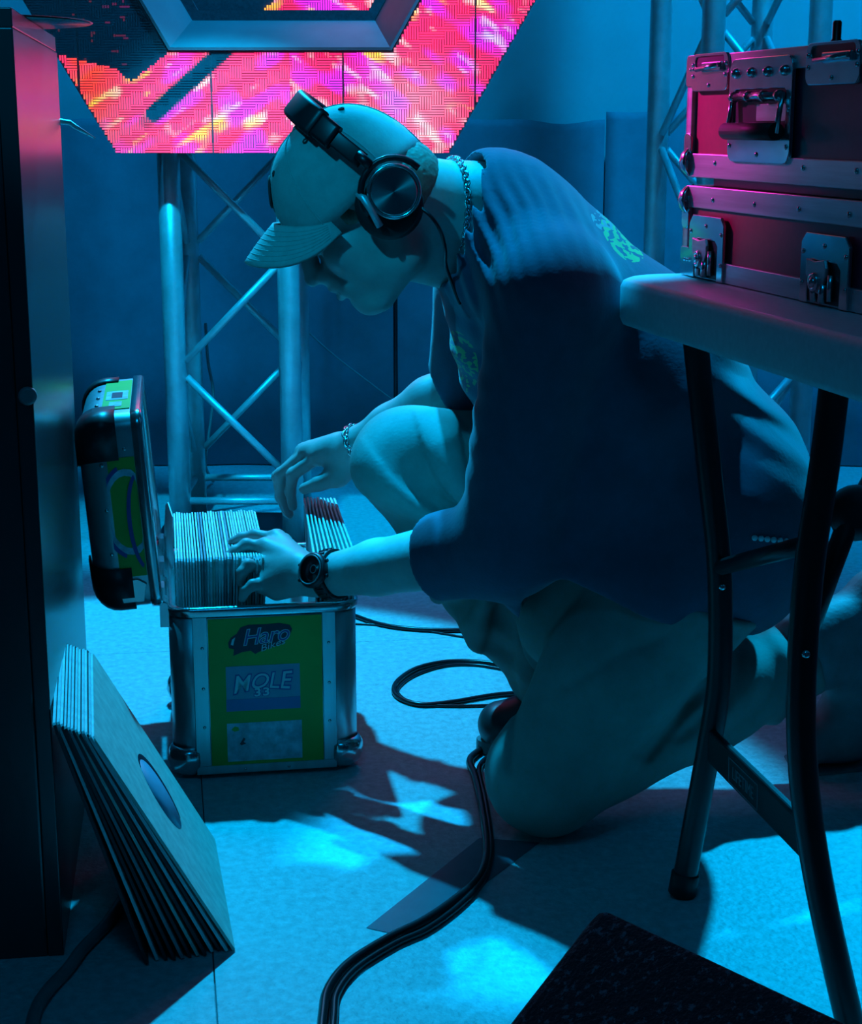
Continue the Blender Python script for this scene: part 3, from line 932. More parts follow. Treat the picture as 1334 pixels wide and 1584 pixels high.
# ---- records
SL = 0.314
def sleeve_mesh(th, m, notch=0.006, sag=0.0):
    """card sleeve standing in the y-z plane, bottom near corner at the origin; worn corners"""
    r = notch
    out = [(0, 0), (SL, 0), (SL, SL - r), (SL - r * 0.4, SL - r * 0.4), (SL - r, SL), (SL * 0.5, SL - sag), (r, SL), (r * 0.4, SL - r * 0.4), (0, SL - r)]
    mb = MB()
    mb.loft([[(x, y, z) for y, z in out] for x in (-th / 2, th / 2)], smooth=False)
    return mb
SLEEVES = []
for k in range(6):
    mm = [M['paper'], M['paper'], M['paper2'], M['paper'], M['paper3'], M['paper']][k]
    b_ = sleeve_mesh([0.0030, 0.0026, 0.0031, 0.0024, 0.0028, 0.0030][k], mm, [0.006, 0.01, 0.004, 0.008, 0.006, 0.012][k], [0, 0.001, 0.002, 0, 0.001, 0.0015][k])
    o = b_.build('record_sleeve', mm)
    SLEEVES.append((o.data, o)); 
for d, o in SLEEVES: bpy.data.objects.remove(o)
def place_sleeve(me, base, tilt, yaw_, label, group, pitch=0.0):
    o = bpy.data.objects.new('record_sleeve', me); COL.objects.link(o)
    o.matrix_world = Matrix.Translation(base) @ Matrix.Rotation(yaw_, 4, 'Z') @ Matrix.Rotation(tilt, 4, 'Y') @ Matrix.Rotation(pitch, 4, 'X')
    return tag(o, label, 'record', group)
# packed row on the left of the case
NL = 32
for i in range(NL):
    t = i / (NL - 1)
    x = 0.0175 + 0.1075 * t
    y = 0.033 + random.uniform(-0.004, 0.004)
    b_ = TC @ Vector((x, y, CZ0 + 0.011))
    kk = random.choice([0, 1, 2, 3, 3, 4, 5]); me = SLEEVES[kk][0]; look = ['white', 'white', 'cream', 'white', 'grey', 'white'][kk]
    place_sleeve(me, b_, math.radians(-0.6 + 4.2 * t + random.uniform(-0.06, 0.06)), yaw + math.radians(random.uniform(-0.05, 0.05)),
                 look + ' record sleeve packed upright in the fuller row by the case lid', look + ' records packed in the fuller row of the case')
# loose row on the right, its back lifted by the hand
NR = 10
for i in range(NR):
    t = i / (NR - 1)
    x = 0.226 + 0.034 * t
    b_ = TC @ Vector((x, 0.030 + random.uniform(-0.002, 0.003), CZ0 + 0.016))
    me = SLEEVES[[0, 3, 1, 5, 0, 2, 3, 1, 0, 5][i]][0]
    place_sleeve(me, b_, math.radians(-2.0 + 4.5 * t), yaw - math.radians(2.3 * (1 - t)),
                 'record sleeve with raised back end in the small row held by the hand', 'records in the small lifted row of the case', math.radians(3.4 + random.uniform(-0.4, 0.4)))
    # dark printed stripe across the top edge of this sleeve
# cardboard divider at the back left
mb = MB(); mb.loft([[(x, y, z) for y, z in ((0, 0), (0.10, 0), (0.10, 0.045), (0.085, 0.085), (0.06, 0.095), (0.0, 0.085))] for x in (-0.001, 0.001)], smooth=False)
dv = mb.build('card_divider', M['paper'])
dv.matrix_world = Matrix.Translation(TC @ Vector((0.009, 0.235, 0.262))) @ Matrix.Rotation(yaw + 0.12, 4, 'Z') @ Matrix.Rotation(math.radians(2), 4, 'Y')
tag(dv, 'curled white card divider sticking up beside the packed records', 'divider')

# ---- records leaning on the cabinet
ya = math.radians(11.5)
ex_, ey_ = Vector((math.cos(ya), math.sin(ya), 0)), Vector((-math.sin(ya), math.cos(ya), 0))
B0, B1 = FLR(228, 1492), FLR(362, 1472)
leanm = ['dark_card', 'paper', 'dark_card', 'dark_card', 'paper3', 'dark_card', 'paper2', 'dark_card', 'paper', 'dark_card', 'paper', 'paper2']
leanlab = ['record sleeve leaning against the black cabinet side, one of a fanned bundle']
NLN = 12
lean_last = None
for i in range(NLN):
    t = i / (NLN - 1)
    B = B0.lerp(B1, t ** 0.9) + ey_ * random.uniform(-0.004, 0.004)
    top_x = -0.008 + 0.046 * t                       # distance of the top edge from the cabinet face
    loc = TK.inverted() @ B
    run = loc.x - (0.007 + 0.040 * t)
    tilt = math.asin(min(0.9, run / SL))
    mm = M[leanm[i]]
    mb = sleeve_mesh(0.0034, mm, 0.005)
    o = mb.build('record_sleeve', mm)
    o.matrix_world = Matrix.Translation(B + EZ * 0.0022) @ Matrix.Rotation(ya, 4, 'Z') @ Matrix.Rotation(-tilt, 4, 'Y')
    o.data.materials.append(M['paper'])
    # white top edge
    for p in o.data.polygons:
        if p.normal.z > 0.6: p.material_index = 1
    look = {'dark_card': 'dark', 'paper': 'white', 'paper2': 'cream', 'paper3': 'grey'}[leanm[i]]
    tag(o, look + ' record sleeve in the fanned bundle leaning against the black cabinet', 'record', look + ' records leaning on the cabinet')
    lean_last = (o, B, tilt)
o, B, tilt = lean_last
o['label'] = 'outermost pale record sleeve with a round centre label, leaning in front of the bundle'
del o['group']
TS = o.matrix_world.copy()
def on_sleeve(y, z, off=0.002): return TS @ Vector((off, y, z))
nrm = (TS.to_3x3() @ Vector((1, 0, 0))).normalized()
mb = MB(); mb.lathe(on_sleeve(SL / 2, SL / 2, 0.0017), nrm, [(0.050, 0), (0.050, 0.0006), (0.002, 0.0006)], 40)
lab = mb.build('centre_label', M['sticker_blue'], o)
def arc_on_sleeve(R, w, a0, a1, m, name, off=0.0022):
    mb = MB(); rings = []
    for k in range(31):
        a = math.radians(a0 + (a1 - a0) * k / 30)
        ww = w * math.sin(math.pi * (k + 0.5) / 31) if a1 - a0 < 350 else w
        rings.append([on_sleeve(SL / 2 + (R - ww / 2) * math.cos(a), SL / 2 + (R - ww / 2) * math.sin(a), off), on_sleeve(SL / 2 + (R + ww / 2) * math.cos(a), SL / 2 + (R + ww / 2) * math.sin(a), off),
                      on_sleeve(SL / 2 + (R + ww / 2) * math.cos(a), SL / 2 + (R + ww / 2) * math.sin(a), off + 0.0005), on_sleeve(SL / 2 + (R - ww / 2) * math.cos(a), SL / 2 + (R - ww / 2) * math.sin(a), off + 0.0005)])
    mb.loft(rings, True, True, smooth=False)
    return mb.build(name, m, o)
arc_on_sleeve(0.052, 0.010, -70, 110, M['ink_dark'], 'hole_edge')

# ================================================================== FOLDING TABLE
ZT = 0.765
Ca, Cb = PZ(971, 434, ZT), PZ(1334, 526, ZT)
e1 = (Cb - Ca).normalized(); e1.z = 0; e1.normalize()
e2 = Vector((-e1.y, e1.x, 0))
if e2.x < 0: e2 = -e2
TA = Ca - e1 * 0.085
TTm = frame(Vector((TA.x, TA.y, 0)), e1, e2, EZ)         # x along the visible edge towards us, y to the right
TWID, TLEN = 0.76, 1.22
table = empty('folding_table', TTm @ Vector((TWID / 2, TLEN / 2, 0)), 'white plastic topped folding table with black wishbone legs, carrying flight case parts', 'table')
mb = MB()
def tring(inset, z):
    return [TTm @ Vector((TWID / 2 + x, TLEN / 2 + y, z)) for x, y in rrect(TWID - 2 * inset, TLEN - 2 * inset, 0.075 - inset * 0.5, 8)]
mb.loft([tring(0.012, ZT - 0.056), tring(0.003, ZT - 0.055), tring(0.0, ZT - 0.048), tring(0.0, ZT - 0.010), tring(0.003, ZT - 0.003), tring(0.009, ZT)], True, True)
mb.build('table_top', M['table'], table)
def leg_pts(pts, Ya, Yb):
    ys = [p[1] for p in pts]; out = []
    for p in pts:
        t = (p[1] - ys[0]) / (ys[-1] - ys[0])
        out.append(P(p[0], p[1], Ya + (Yb - Ya) * t))
    return out
def leg_top_Y(px, py, inset):
    r = ray(px, py); o = Vector((0, 0, H)); t = ((TA - o).dot(e2) + inset) / r.dot(e2)
    return (o + r * t).y
l1top = Vector((0, leg_top_Y(1074, 505, 0.055), 0)); l1foot = FLR(1056, 1385, 0.0)
L1 = leg_pts([(1074, 505), (1084, 600), (1099, 740), (1112, 860), (1115, 960), (1112, 1060), (1098, 1150), (1076, 1270), (1055, 1383)], l1top.y, l1foot.y)
l2top = Vector((0, leg_top_Y(1291, 600, 0.055), 0))
f2 = FLR(1328, 1640, 0.0)
L2 = leg_pts([(1291, 600), (1276, 720), (1256, 850), (1246, 950), (1240, 1060), (1241, 1160), (1250, 1260), (1270, 1380), (1296, 1500), (1328, 1636)], l2top.y, f2.y)
def leg_build(L, r, foot):
    pts = smooth_path(L, 5)
    d0 = (pts[0] - pts[4]).normalized(); pts = [pts[0] + d0 * ((ZT - 0.052 - pts[0].z) / d0.z)] + pts if pts[0].z < ZT - 0.056 else pts
    print('leg', pts[0], pts[-1])
    MB().tube(pts, r, 14).build('leg', M['black_metal'], table)
    d = (pts[-1] - pts[-3]).normalized()
    MB().lathe(pts[-1] - d * 0.03, d, [(r + 0.0005, 0), (r + 0.003, 0.002), (r + 0.003, 0.028), (r, 0.031)], 16).build('rubber_foot', M['rubber'], table)
leg_build(L1, 0.0150, l1foot); leg_build(L2, 0.0150, f2)
def lerp_at(L, py):
    best = None
    for a, b in zip(L[:-1], L[1:]): pass
    return None
def on_leg(px, py, L):
    # point of the leg's polyline nearest to the pixel's ray
    r = ray(px, py).normalized(); o = Vector((0, 0, H)); best = None
    for q in smooth_path(L, 12):
        d = (q - o).cross(r).length
        if best is None or d < best[0]: best = (d, q)
    return best[1]
# flat cross bar with an embossed name, tube brace, centre folding strut
a_, b_ = on_leg(1100, 1155, L1), on_leg(1247, 1310, L2)
dvec = (b_ - a_).normalized(); up_ = (EZ - dvec * EZ.dot(dvec)).normalized(); out_ = dvec.cross(up_).normalized()
if out_.y > 0: out_ = -out_
TB = frame(a_, dvec, up_, out_); Lb = (b_ - a_).length
MB().box((0.0, -0.021, -0.006), (Lb, 0.021, 0.006), TB).build('cross_bar', M['black_metal'], table, bevel=0.004, seg=3)
v, f = text_mesh('LIFETIME', 0.021, 0, 0.0004)
cb = MB().poly([TB @ Vector((Lb * 0.42 + x, y - 0.002, 0.0062 + z)) for x, y, z in v], f)
cb.build('embossed_name', M['grey_cable'], table)
mb = MB()
for x0, x1, y0, y1 in ((-0.054, 0.054, 0.0125, 0.0137), (-0.054, 0.054, -0.0165, -0.0153), (-0.0546, -0.053, -0.0165, 0.0137), (0.053, 0.0546, -0.0165, 0.0137)):
    mb.box((Lb * 0.42 + x0, y0, 0.0058), (Lb * 0.42 + x1, y1, 0.0066), TB)
mb.build('embossed_frame', M['grey_cable'], table)
MB().tube([on_leg(1112, 880, L1), on_leg(1250, 838, L2)], 0.010, 12).build('tube_brace', M['black_metal'], table)
p1 = on_leg(1245, 985, L2); p2 = TTm @ Vector((0.36, 0.36, ZT - 0.06))
MB().tube([P(1250, 975, p1.y + 0.06), P(1310, 815, p1.y + 0.10), P(1380, 690, p1.y + 0.16)], 0.0115, 12).build('folding_strut', M['black_metal'], table)
jc = P(1322, 795, p1.y + 0.105)
MB().lathe(jc - Vector((0, 0.016, 0)), (0.1, 1, 0.05), [(0.012, 0), (0.026, 0.003), (0.029, 0.010), (0.029, 0.024), (0.024, 0.032)], 20).build('strut_joint', M['black'], table)
mb = MB()
for px, py, L in ((1114, 900, L1), (1248, 1010, L2), (1094, 1138, L1)):
    q = on_leg(px, py, L); rivet(mb, q - Vector((0, 0.0145, 0)), (0, -1, 0.1), 0.0045, 0.003)
tag(mb.build('leg_rivets', M['chrome'], table), kind='stuff')
# far pair of legs, mostly out of view
for yoff in (TLEN - 0.16,):
    sh = e2 * (yoff - 0.10)
    for L in (L1, L2):
        MB().tube([p + sh for p in smooth_path(L, 4)], 0.0150, 12).build('leg', M['black_metal'], table)

# ================================================================== FLIGHT CASE PARTS ON THE TABLE
Fc = PZ(1040, 421, ZT)
FO = Ca + e2 * ((Fc - Ca).dot(e2)) - e1 * 0.055
FO = Vector((FO.x, FO.y, 0))
TF = frame(FO, e1, e2, EZ)                         # x = along the visible face, y = into the case, z up
def fsz(px, py):
    r = ray(px, py); o = Vector((0, 0, H))
    t = (FO - o).dot(e2) / r.dot(e2)
    q = TF.inverted() @ (o + r * t)
    return q.x, q.z
FLEN, FDEP = 0.62, 0.50
_, zj0 = fsz(1052, 285)
_, zj1 = fsz(1052, 272)
_, ztop = fsz(1046, 90)
print('case heights', zj0, zj1, ztop, 'table corner', Ca, 'FO', FO)
def fplate(parent, name, x0, x1, z0, z1, t0, t1, m, r=0.006, bevel=0.0008, hole=None):
    w, h = x1 - x0, z1 - z0; cx_, cz_ = (x0 + x1) / 2, (z0 + z1) / 2
    mb = MB()
    outl = [(cx_ + x, cz_ + z) for x, z in rrect(w, h, r, 4)]
    mk = lambda pts, t: [TF @ Vector((x, -t, z)) for x, z in pts]
    if hole is None:
        mb.loft([mk(outl, t0), mk(outl, t1)], True, True, smooth=False)
    else:
        inn = [(cx_ + x, cz_ + hole[1] + z) for x, z in rrect(w - 2 * hole[0], h - hole[2], max(r * 0.6, 0.002), 4)]
        mb.loft([mk(outl, t0), mk(outl, t1), mk(inn, t1), mk(inn, t0 - 0.012), mk(inn, t0 - 0.013)], False, False, smooth=False)
    return mb.build(name, m, parent, bevel=bevel)
def panel_box(parent, name, z0, z1, m):
    mb = MB(); mb.box((0.002, 0.002, z0), (FLEN - 0.002, FDEP - 0.002, z1), TF)
    return mb.build(name, m, parent)
def rail(parent, z0, z1, t=0.0022):
    mb = MB()
    mb.box((0.004, -t, z0), (FLEN - 0.004, 0.004, z1), TF)
    mb.box((-t, 0.004, z0), (0.004, FDEP - 0.004, z1), TF)
    return mb.build('rail', M['alu_rail'], parent, bevel=0.001)
def rivets_at(parent, pts, t=0.0022, r=0.0032):
    mb = MB()
    for x, z in pts: rivet(mb, TF @ Vector((x, -t, z)), e2 * -1, r, 0.0018)
    return tag(mb.build('rivets', M['chrome'], parent), kind='stuff')
# lower part
lower = empty('red_latched_case', TF @ Vector((FLEN / 2, FDEP / 2, ZT)), 'dark red flight case lid with two catch latches lying on the white table', 'case')
RH = 0.026
panel_box(lower, 'panel', ZT + 0.001, min(zj0, zj1) - 0.0005, M['red'])
rail(lower, ZT + 0.0008, ZT + RH - 0.002); rail(lower, zj0 - RH, zj0)
MB().box((0.03, 0.022, zj0 - 0.012), (FLEN - 0.03, FDEP - 0.022, zj1 - 0.0002), TF).build('tongue_frame', M['black_metal'], lower)
rivets_at(lower, [(x, zj0 - RH * 0.55) for x in (0.085, 0.200, 0.31, 0.42, 0.53)])
upper = empty('red_handled_case', TF @ Vector((FLEN / 2, FDEP / 2, zj1)), 'red flight case base with recessed handle stacked on the dark red lid', 'case')
mb = MB()
mb.box((0.002, 0.002, zj1 + 0.0005), (FLEN - 0.002, FDEP - 0.002, zj1 + 0.012), TF)
for lo, hi in (((0.002, 0.002), (FLEN - 0.002, 0.011)), ((0.002, FDEP - 0.011), (FLEN - 0.002, FDEP - 0.002)), ((0.002, 0.002), (0.011, FDEP - 0.002)), ((FLEN - 0.011, 0.002), (FLEN - 0.002, FDEP - 0.002))):
    mb.box((lo[0], lo[1], zj1 + 0.0005), (hi[0], hi[1], ztop - 0.001), TF)
mb.build('panel', M['red'], upper)
rail(upper, zj1, zj1 + RH + 0.002); rail(upper, ztop - RH * 0.85, ztop)
rivets_at(upper, [(x, zj1 + RH * 0.7) for x in (0.087, 0.315, 0.43, 0.55)])
# vertical corner strips and corner pieces
for par, z0, z1 in ((upper, zj1 + 0.02, ztop - 0.02), (lower, ZT + 0.02, zj0 - 0.02)):
    mb = MB(); mb.box((-0.003, -0.003, z0), (0.013, 0.004, z1), TF); mb.box((-0.003, -0.003, z0), (0.004, 0.016, z1), TF)
    mb.build('corner_strip', M['alu_rail'], par, bevel=0.001)
def corner_plate(par, z0, z1, name='corner_plate'):
    fplate(par, name, -0.004, 0.024, z0, z1, 0.001, 0.0045, M['chrome'], 0.006)
    rivets_at(par, [(0.010, (z0 + z1) / 2 + 0.002), (0.018, (z0 + z1) / 2 + 0.002)], 0.0045, 0.0024)
corner_plate(upper, ztop - 0.036, ztop + 0.001); corner_plate(lower, ZT + 0.001, ZT + 0.036)
def ball(par, zc, sgn):
    mb = MB()
    c = Vector((0.006, 0.006, zc)); rr = 0.019; rings = []
    for k in range(7):
        ph = math.radians(-86 + 172 * k / 6); ring_ = []
        for j in range(11):
            a = math.radians(150 + 150 * j / 10)
            ring_.append(TF @ (c + Vector((math.cos(a) * math.cos(ph) * rr, math.sin(a) * math.cos(ph) * rr, math.sin(ph) * rr * 1.02))))
        rings.append(ring_)
    mb.loft(rings, False, False, closed=False)
    o = mb.build('ball_corner', M['chrome'], par); sd = o.modifiers.new('solid', 'SOLIDIFY'); sd.thickness = 0.002
    fplate(par, 'corner_tab', -0.004, 0.017, zc + (0.008 if sgn > 0 else -0.034), zc + (0.034 if sgn > 0 else -0.008), 0.001, 0.0045, M['chrome'], 0.008)
ball(upper, zj1 + 0.018, 1); ball(lower, zj0 - 0.018, -1)
# recessed latches of the base part (lower halves, open at the top)
def latch_dish(px0, px1, py0, py1, n):
    (x0, za), (x1, zc) = fsz(px0, py1), fsz(px1, py1)
    z0 = min(za, zc); z1 = ztop + 0.0015
    z0 = fsz((px0 + px1) / 2, py1)[1]
    w = x1 - x0
    d = fplate(upper, 'latch_dish', x0, x1, z0, z1, 0.0015, 0.0050, M['chrome'], 0.010, hole=(0.010, 0.012, 0.030))
    fplate(upper, 'latch_pocket', x0 + 0.008, x1 - 0.008, z0 + 0.018, z1 - 0.002, 0.0012, 0.0032, M['black'], 0.004)
    mb = MB(); mb.box((x0 + w * 0.36, -0.009, z0 + 0.022), (x1 - 0.012, -0.003, z1 - 0.010), TF)
    mb.build('latch_hook', M['chrome'], upper, bevel=0.0015)
    mb = MB(); mb.tube([TF @ Vector((x0 + w * 0.25, -0.010, z1 - 0.018)), TF @ Vector((x1 - 0.016, -0.010, z1 - 0.014))], 0.0028, 8)
    mb.build('latch_pin', M['chrome'], upper)
    rivets_at(upper, [(x0 + 0.006, z0 + 0.018), (x1 - 0.006, z0 + 0.018), ((x0 + x1) / 2, z0 + 0.007), (x0 + 0.005, z1 - 0.012), (x1 - 0.005, z1 - 0.012)], 0.0050, 0.0028)
latch_dish(1075, 1131, 85, 141, 0); latch_dish(1252, 1336, 62, 131, 1)
# handle
hx0, _ = fsz(1134, 170); hx1, _ = fsz(1231, 170); hz0 = fsz(1180, 252)[1]; hz1 = fsz(1183, 88)[1]
fplate(upper, 'handle_dish', hx0, hx1, hz0, hz1, 0.0015, 0.0055, M['chrome'], 0.014, hole=(0.012, -0.003, 0.062))
hcx, hcz = (hx0 + hx1) / 2, (hz0 + hz1) / 2
fplate(upper, 'handle_pocket', hx0 + 0.009, hx1 - 0.009, hz0 + 0.020, hz1 - 0.026, 0.0006, 0.0030, M['black'], 0.006)
fplate(upper, 'handle_back_plate', hcx - 0.008, hx1 - 0.014, hcz - 0.012, hz1 - 0.050, 0.0030, 0.0042, M['alu_rail'], 0.003)
mb = MB()
for s in (hx0 + 0.017, hx1 - 0.017):
    mb.tube([TF @ Vector((s, -0.008, hz1 - 0.040)), TF @ Vector((s, -0.013, hz0 + 0.032))], 0.0032, 8)
mb.build('handle_bail', M['chrome'], upper)
mb = MB(); mb.tube([TF @ Vector((hx0 + 0.015, -0.014, hz0 + 0.034)), TF @ Vector((hx1 - 0.015, -0.014, hz0 + 0.034))], 0.0095, 16)
mb.build('handle_grip', M['rubber'], upper)
mb = MB(); mb.tube([TF @ Vector((hx0 + 0.014, -0.009, hz1 - 0.042)), TF @ Vector((hx1 - 0.014, -0.009, hz1 - 0.042))], 0.0042, 10)
for k in range(4): mb.tube([TF @ Vector((hx0 + 0.022 + k * (hx1 - hx0 - 0.044) / 3 - 0.003, -0.009, hz1 - 0.042)), TF @ Vector((hx0 + 0.022 + k * (hx1 - hx0 - 0.044) / 3 + 0.003, -0.009, hz1 - 0.042))], 0.0062, 10)
mb.build('handle_spring', M['chrome'], upper)
mb = MB()
for k in range(4):
    x = hx0 + 0.018 + k * (hx1 - hx0 - 0.036) / 3
    mb.lathe(TF @ Vector((x, -0.005, hz1 - 0.016)), e2 * -1, [(0.0062, 0), (0.0055, 0.003), (0.003, 0.006), (0.001, 0.0065)], 10)
mb.build('handle_studs', M['chrome'], upper)['kind'] = 'stuff'
rivets_at(upper, [(hx0 + 0.006, hcz), (hx1 - 0.006, hcz), (hcx, hz0 + 0.009), (hx0 + 0.007, hz0 + 0.018), (hx1 - 0.007, hz0 + 0.018)], 0.0055, 0.003)
# small knob standing on the rim of the base
kx, _ = fsz(1267, 60)
tag(MB().lathe(TF @ Vector((kx, 0.02, ztop)), EZ, [(0.006, 0.0005), (0.006, 0.004), (0.0045, 0.006), (0.0045, 0.022), (0.0035, 0.024)], 14).build('metal_stub', M['black_metal'], origin=TF @ Vector((kx, 0.02, ztop))),
    'short dark metal stub standing on the rim of the red case', 'knob')
# butterfly latches of the lid part
def butterfly(px0, px1, py0, py1):
    x0, x1 = fsz(px0, (py0 + py1) / 2)[0], fsz(px1, (py0 + py1) / 2)[0]
    z1 = fsz((px0 + px1) / 2, py0)[1]; z0 = ZT + 0.0012
    w = x1 - x0; c = (x0 + x1) / 2
    mb = MB()
    ol = [(x0, z0), (x0 + w * 0.16, z0), (x0 + w * 0.16, z1 - 0.034), (x0 + w * 0.24, z1 - 0.028), (x1 - w * 0.24, z1 - 0.028), (x1 - w * 0.16, z1 - 0.034), (x1 - w * 0.16, z0), (x1, z0), (x1, z1 - 0.010), (x1 - 0.010, z1), (x0 + 0.010, z1), (x0, z1 - 0.010)]
    mb.loft([[TF @ Vector((x, -t, z)) for x, z in ol] for t in (0.0015, 0.0055)], smooth=False)
    mb.build('latch_dish', M['chrome'], lower, bevel=0.0008)
    fplate(lower, 'latch_pocket', x0 + w * 0.16, x1 - w * 0.16, z0 + 0.002, z1 - 0.026, 0.0012, 0.0036, M['black'], 0.003)
    hh_ = z1 - z0
    mb = MB(); ol = [(c - w * 0.30, z1 - 0.36 * hh_), (c - w * 0.12, z1 - 0.39 * hh_), (c + w * 0.08, z1 - 0.35 * hh_), (c + w * 0.12, z1 - 0.46 * hh_), (c + w * 0.12, z1 - 0.58 * hh_), (c - w * 0.02, z1 - 0.84 * hh_), (c - w * 0.14, z1 - 0.80 * hh_), (c - w * 0.30, z1 - 0.58 * hh_)]
    mb.loft([[TF @ Vector((x, -t, z)) for x, z in ol] for t in (0.006, 0.010)], smooth=False)
    mb.build('latch_wing', M['alu_rail'], lower, bevel=0.001)
    mb = MB(); mb.torus(TF @ Vector((c - w * 0.10, -0.011, z1 - 0.68 * hh_)), e2, 0.0075, 0.0026, 16, 6)
    mb.lathe(TF @ Vector((c - w * 0.10, -0.008, z1 - 0.68 * hh_)), e2 * -1, [(0.005, 0), (0.005, 0.006), (0.002, 0.007)], 12)
    mb.build('latch_knob', M['chrome'], lower)
    mb = MB(); mb.tube([TF @ Vector((c + w * 0.18, -0.007, z1 - 0.040)), TF @ Vector((c + w * 0.18, -0.007, z0 + 0.006))], 0.003, 8)
    mb.tube([TF @ Vector((c - w * 0.16, -0.007, z0 + 0.022)), TF @ Vector((c - w * 0.14, -0.007, z0 + 0.003))], 0.0045, 8)
    mb.tube([TF @ Vector((c + w * 0.04, -0.007, z0 + 0.022)), TF @ Vector((c + w * 0.02, -0.007, z0 + 0.003))], 0.0045, 8)
    mb.build('latch_hook', M['chrome'], lower)
    rivets_at(lower, [(c, z1 - 0.012), (x0 + 0.006, z1 - 0.020), (x1 - 0.006, z1 - 0.020), (x0 + 0.005, z0 + 0.02), (x1 - 0.005, z0 + 0.02)], 0.0055, 0.0028)
butterfly(1072, 1125, 334, 440); butterfly(1245, 1320, 362, 492)

# ================================================================== CARPETED BOX (front right)
hB = 0.42
Cc = PZ(926, 1390, hB); Ec = PZ(1334, 1580, hB)
d1 = (Ec - Cc).normalized()
r2 = ray(775, 1584); o_ = Vector((0, 0, H))
t_ = (Cc - o_).dot(d1) / r2.dot(d1)
P2 = o_ + r2 * t_
d2 = (P2 - Cc).normalized()
if d2.z > 0.35 or t_ < 0:
    d2 = Vector((d1.y, -d1.x, 0)).normalized()
print('box', Cc, d1, d2, t_)
L_1, L_2 = 0.62, 0.42
tops = [Cc, Cc + d1 * L_1, Cc + d1 * L_1 + d2 * L_2, Cc + d2 * L_2]
mb = MB()
mb.loft([[Vector((p.x, p.y, 0.006)) for p in tops], tops], True, True, smooth=False)
cbx = empty('carpeted_box', Vector((sum(p.x for p in tops) / 4, sum(p.y for p in tops) / 4, 0)), 'black carpet covered speaker box with a sloping top beside the table', 'speaker')
mb.build('carpet_cover', M['carpet'], cbx, bevel=0.012, seg=3)
for p in tops:
    q = Vector((p.x, p.y, 0)); cen = cbx.location
    q = q + (Vector((cen.x, cen.y, 0)) - q) * 0.14
    MB().lathe(q, EZ, [(0.016, 0), (0.018, 0.004), (0.018, 0.007)], 12).build('rubber_foot', M['rubber'], cbx)

# ================================================================== CABLES AND TAPE ON THE FLOOR
def floor_cable(pix, r, m, label, z=None, group=None, name='floor_cable'):
    pts = [FLR(p[0], p[1], (p[2] if len(p) > 2 else 0) + r) for p in pix]
    return cable(name, pts, r, m, label, 7, 8, group)
floor_cable([(494, 1640), (500, 1570), (508, 1530), (540, 1490), (600, 1452), (655, 1425), (700, 1395), (738, 1362), (752, 1330), (752, 1290), (744, 1240), (735, 1200), (727, 1180), (733, 1168), (760, 1150)], 0.0058, M['cable'],
            'thick black cable snaking over the tape towards the raised foot')
floor_cable([(512, 1640), (517, 1572), (522, 1536), (552, 1498), (612, 1460), (662, 1437), (712, 1400), (748, 1360), (759, 1320), (758, 1285), (750, 1235), (742, 1200), (746, 1180), (775, 1158)], 0.0046, M['cable'],
            'thinner black cable running alongside the thick one')
floor_cable([(830, 1046), (790, 1032), (740, 1024), (690, 1024), (645, 1034), (616, 1053), (610, 1070), (625, 1083), (655, 1090), (700, 1086), (760, 1076), (800, 1072)], 0.0046, M['cable'],
            'black cable lying in a loose loop beside the raised foot')
floor_cable([(800, 1040), (740, 1029), (690, 1030), (648, 1042), (622, 1058), (616, 1072), (640, 1088), (690, 1092), (760, 1091), (800, 1088)], 0.0028, M['cable'],
            'thin wire inside the loose cable loop')
floor_cable([(520, 940), (548, 952), (590, 966), (640, 973), (700, 975), (760, 973), (820, 978)], 0.0046, M['cable'],
            'black cable passing behind the record case to the man')
floor_cable([(520, 966), (548, 965), (600, 968), (660, 976), (720, 986), (800, 1000)], 0.0022, M['cable'],
            'thin wire crossing the cable behind the record case')
floor_cable([(196, 1380), (168, 1425), (150, 1445), (126, 1470), (104, 1500), (72, 1535), (52, 1572), (46, 1640)], 0.0075, M['grey_cable'],
            'grey cable coming out from under the leaning records')
# clear tape strip holding the cables down
tp = [FLR(567, 1436), FLR(640, 1452), FLR(835, 1304), FLR(742, 1297)]
mb = MB(); mb.loft([[Vector((p.x, p.y, z)) for p in tp] for z in (0.0004, 0.0010)], smooth=False)
tag(mb.build('floor_tape', M['tape']), 'wide glossy see-through tape strip stuck across the floor cables', 'tape')
mb = MB(); a_ = FLR(638, 1436); 
mb.loft([[Vector((a_.x + x, a_.y + y, z)) for x, y in rrect(0.045, 0.022, 0.006, 3)] for z in (0.0115, 0.0128)], smooth=False)

# ================================================================== PERSON
TH = math.radians(43); HS = 1.05
HO = P(587, 326, 2.18)
hf = Vector((-math.cos(TH), 0, -math.sin(TH))); hu = Vector((-math.sin(TH), 0, math.cos(TH))); hl = Vector((0, 1, 0))
def hp(a, b, c=0.0): return HO + (hf * a + hu * b + hl * c) * HS
HAX = [tuple(hf), tuple(hl), tuple(hu)]
S_R, S_L = P(850, 452, 2.07), P(745, 440, 2.42)         # shoulders: R is near us
E_R, W_R = P(772, 846, 2.14), P(492, 893, 2.325)
E_L, W_L = P(722, 598, 2.50), P(552, 690, 2.575)
H_R, H_L = P(1118, 812, 2.18), P(1062, 758, 2.38)
K_R, A_R = Vector((0.158, 2.125, 0.080)), Vector((0.530, 2.33, 0.165))
K_L, A_L = P(628, 716, 2.42), Vector((0.205, 2.43, 0.095))
C1, C2, C3 = P(822, 425, 2.25), P(959, 585, 2.28), P(1088, 752, 2.28)
NB = P(740, 335, 2.21)                                   # neck base
sp = (C3 - C1).normalized()
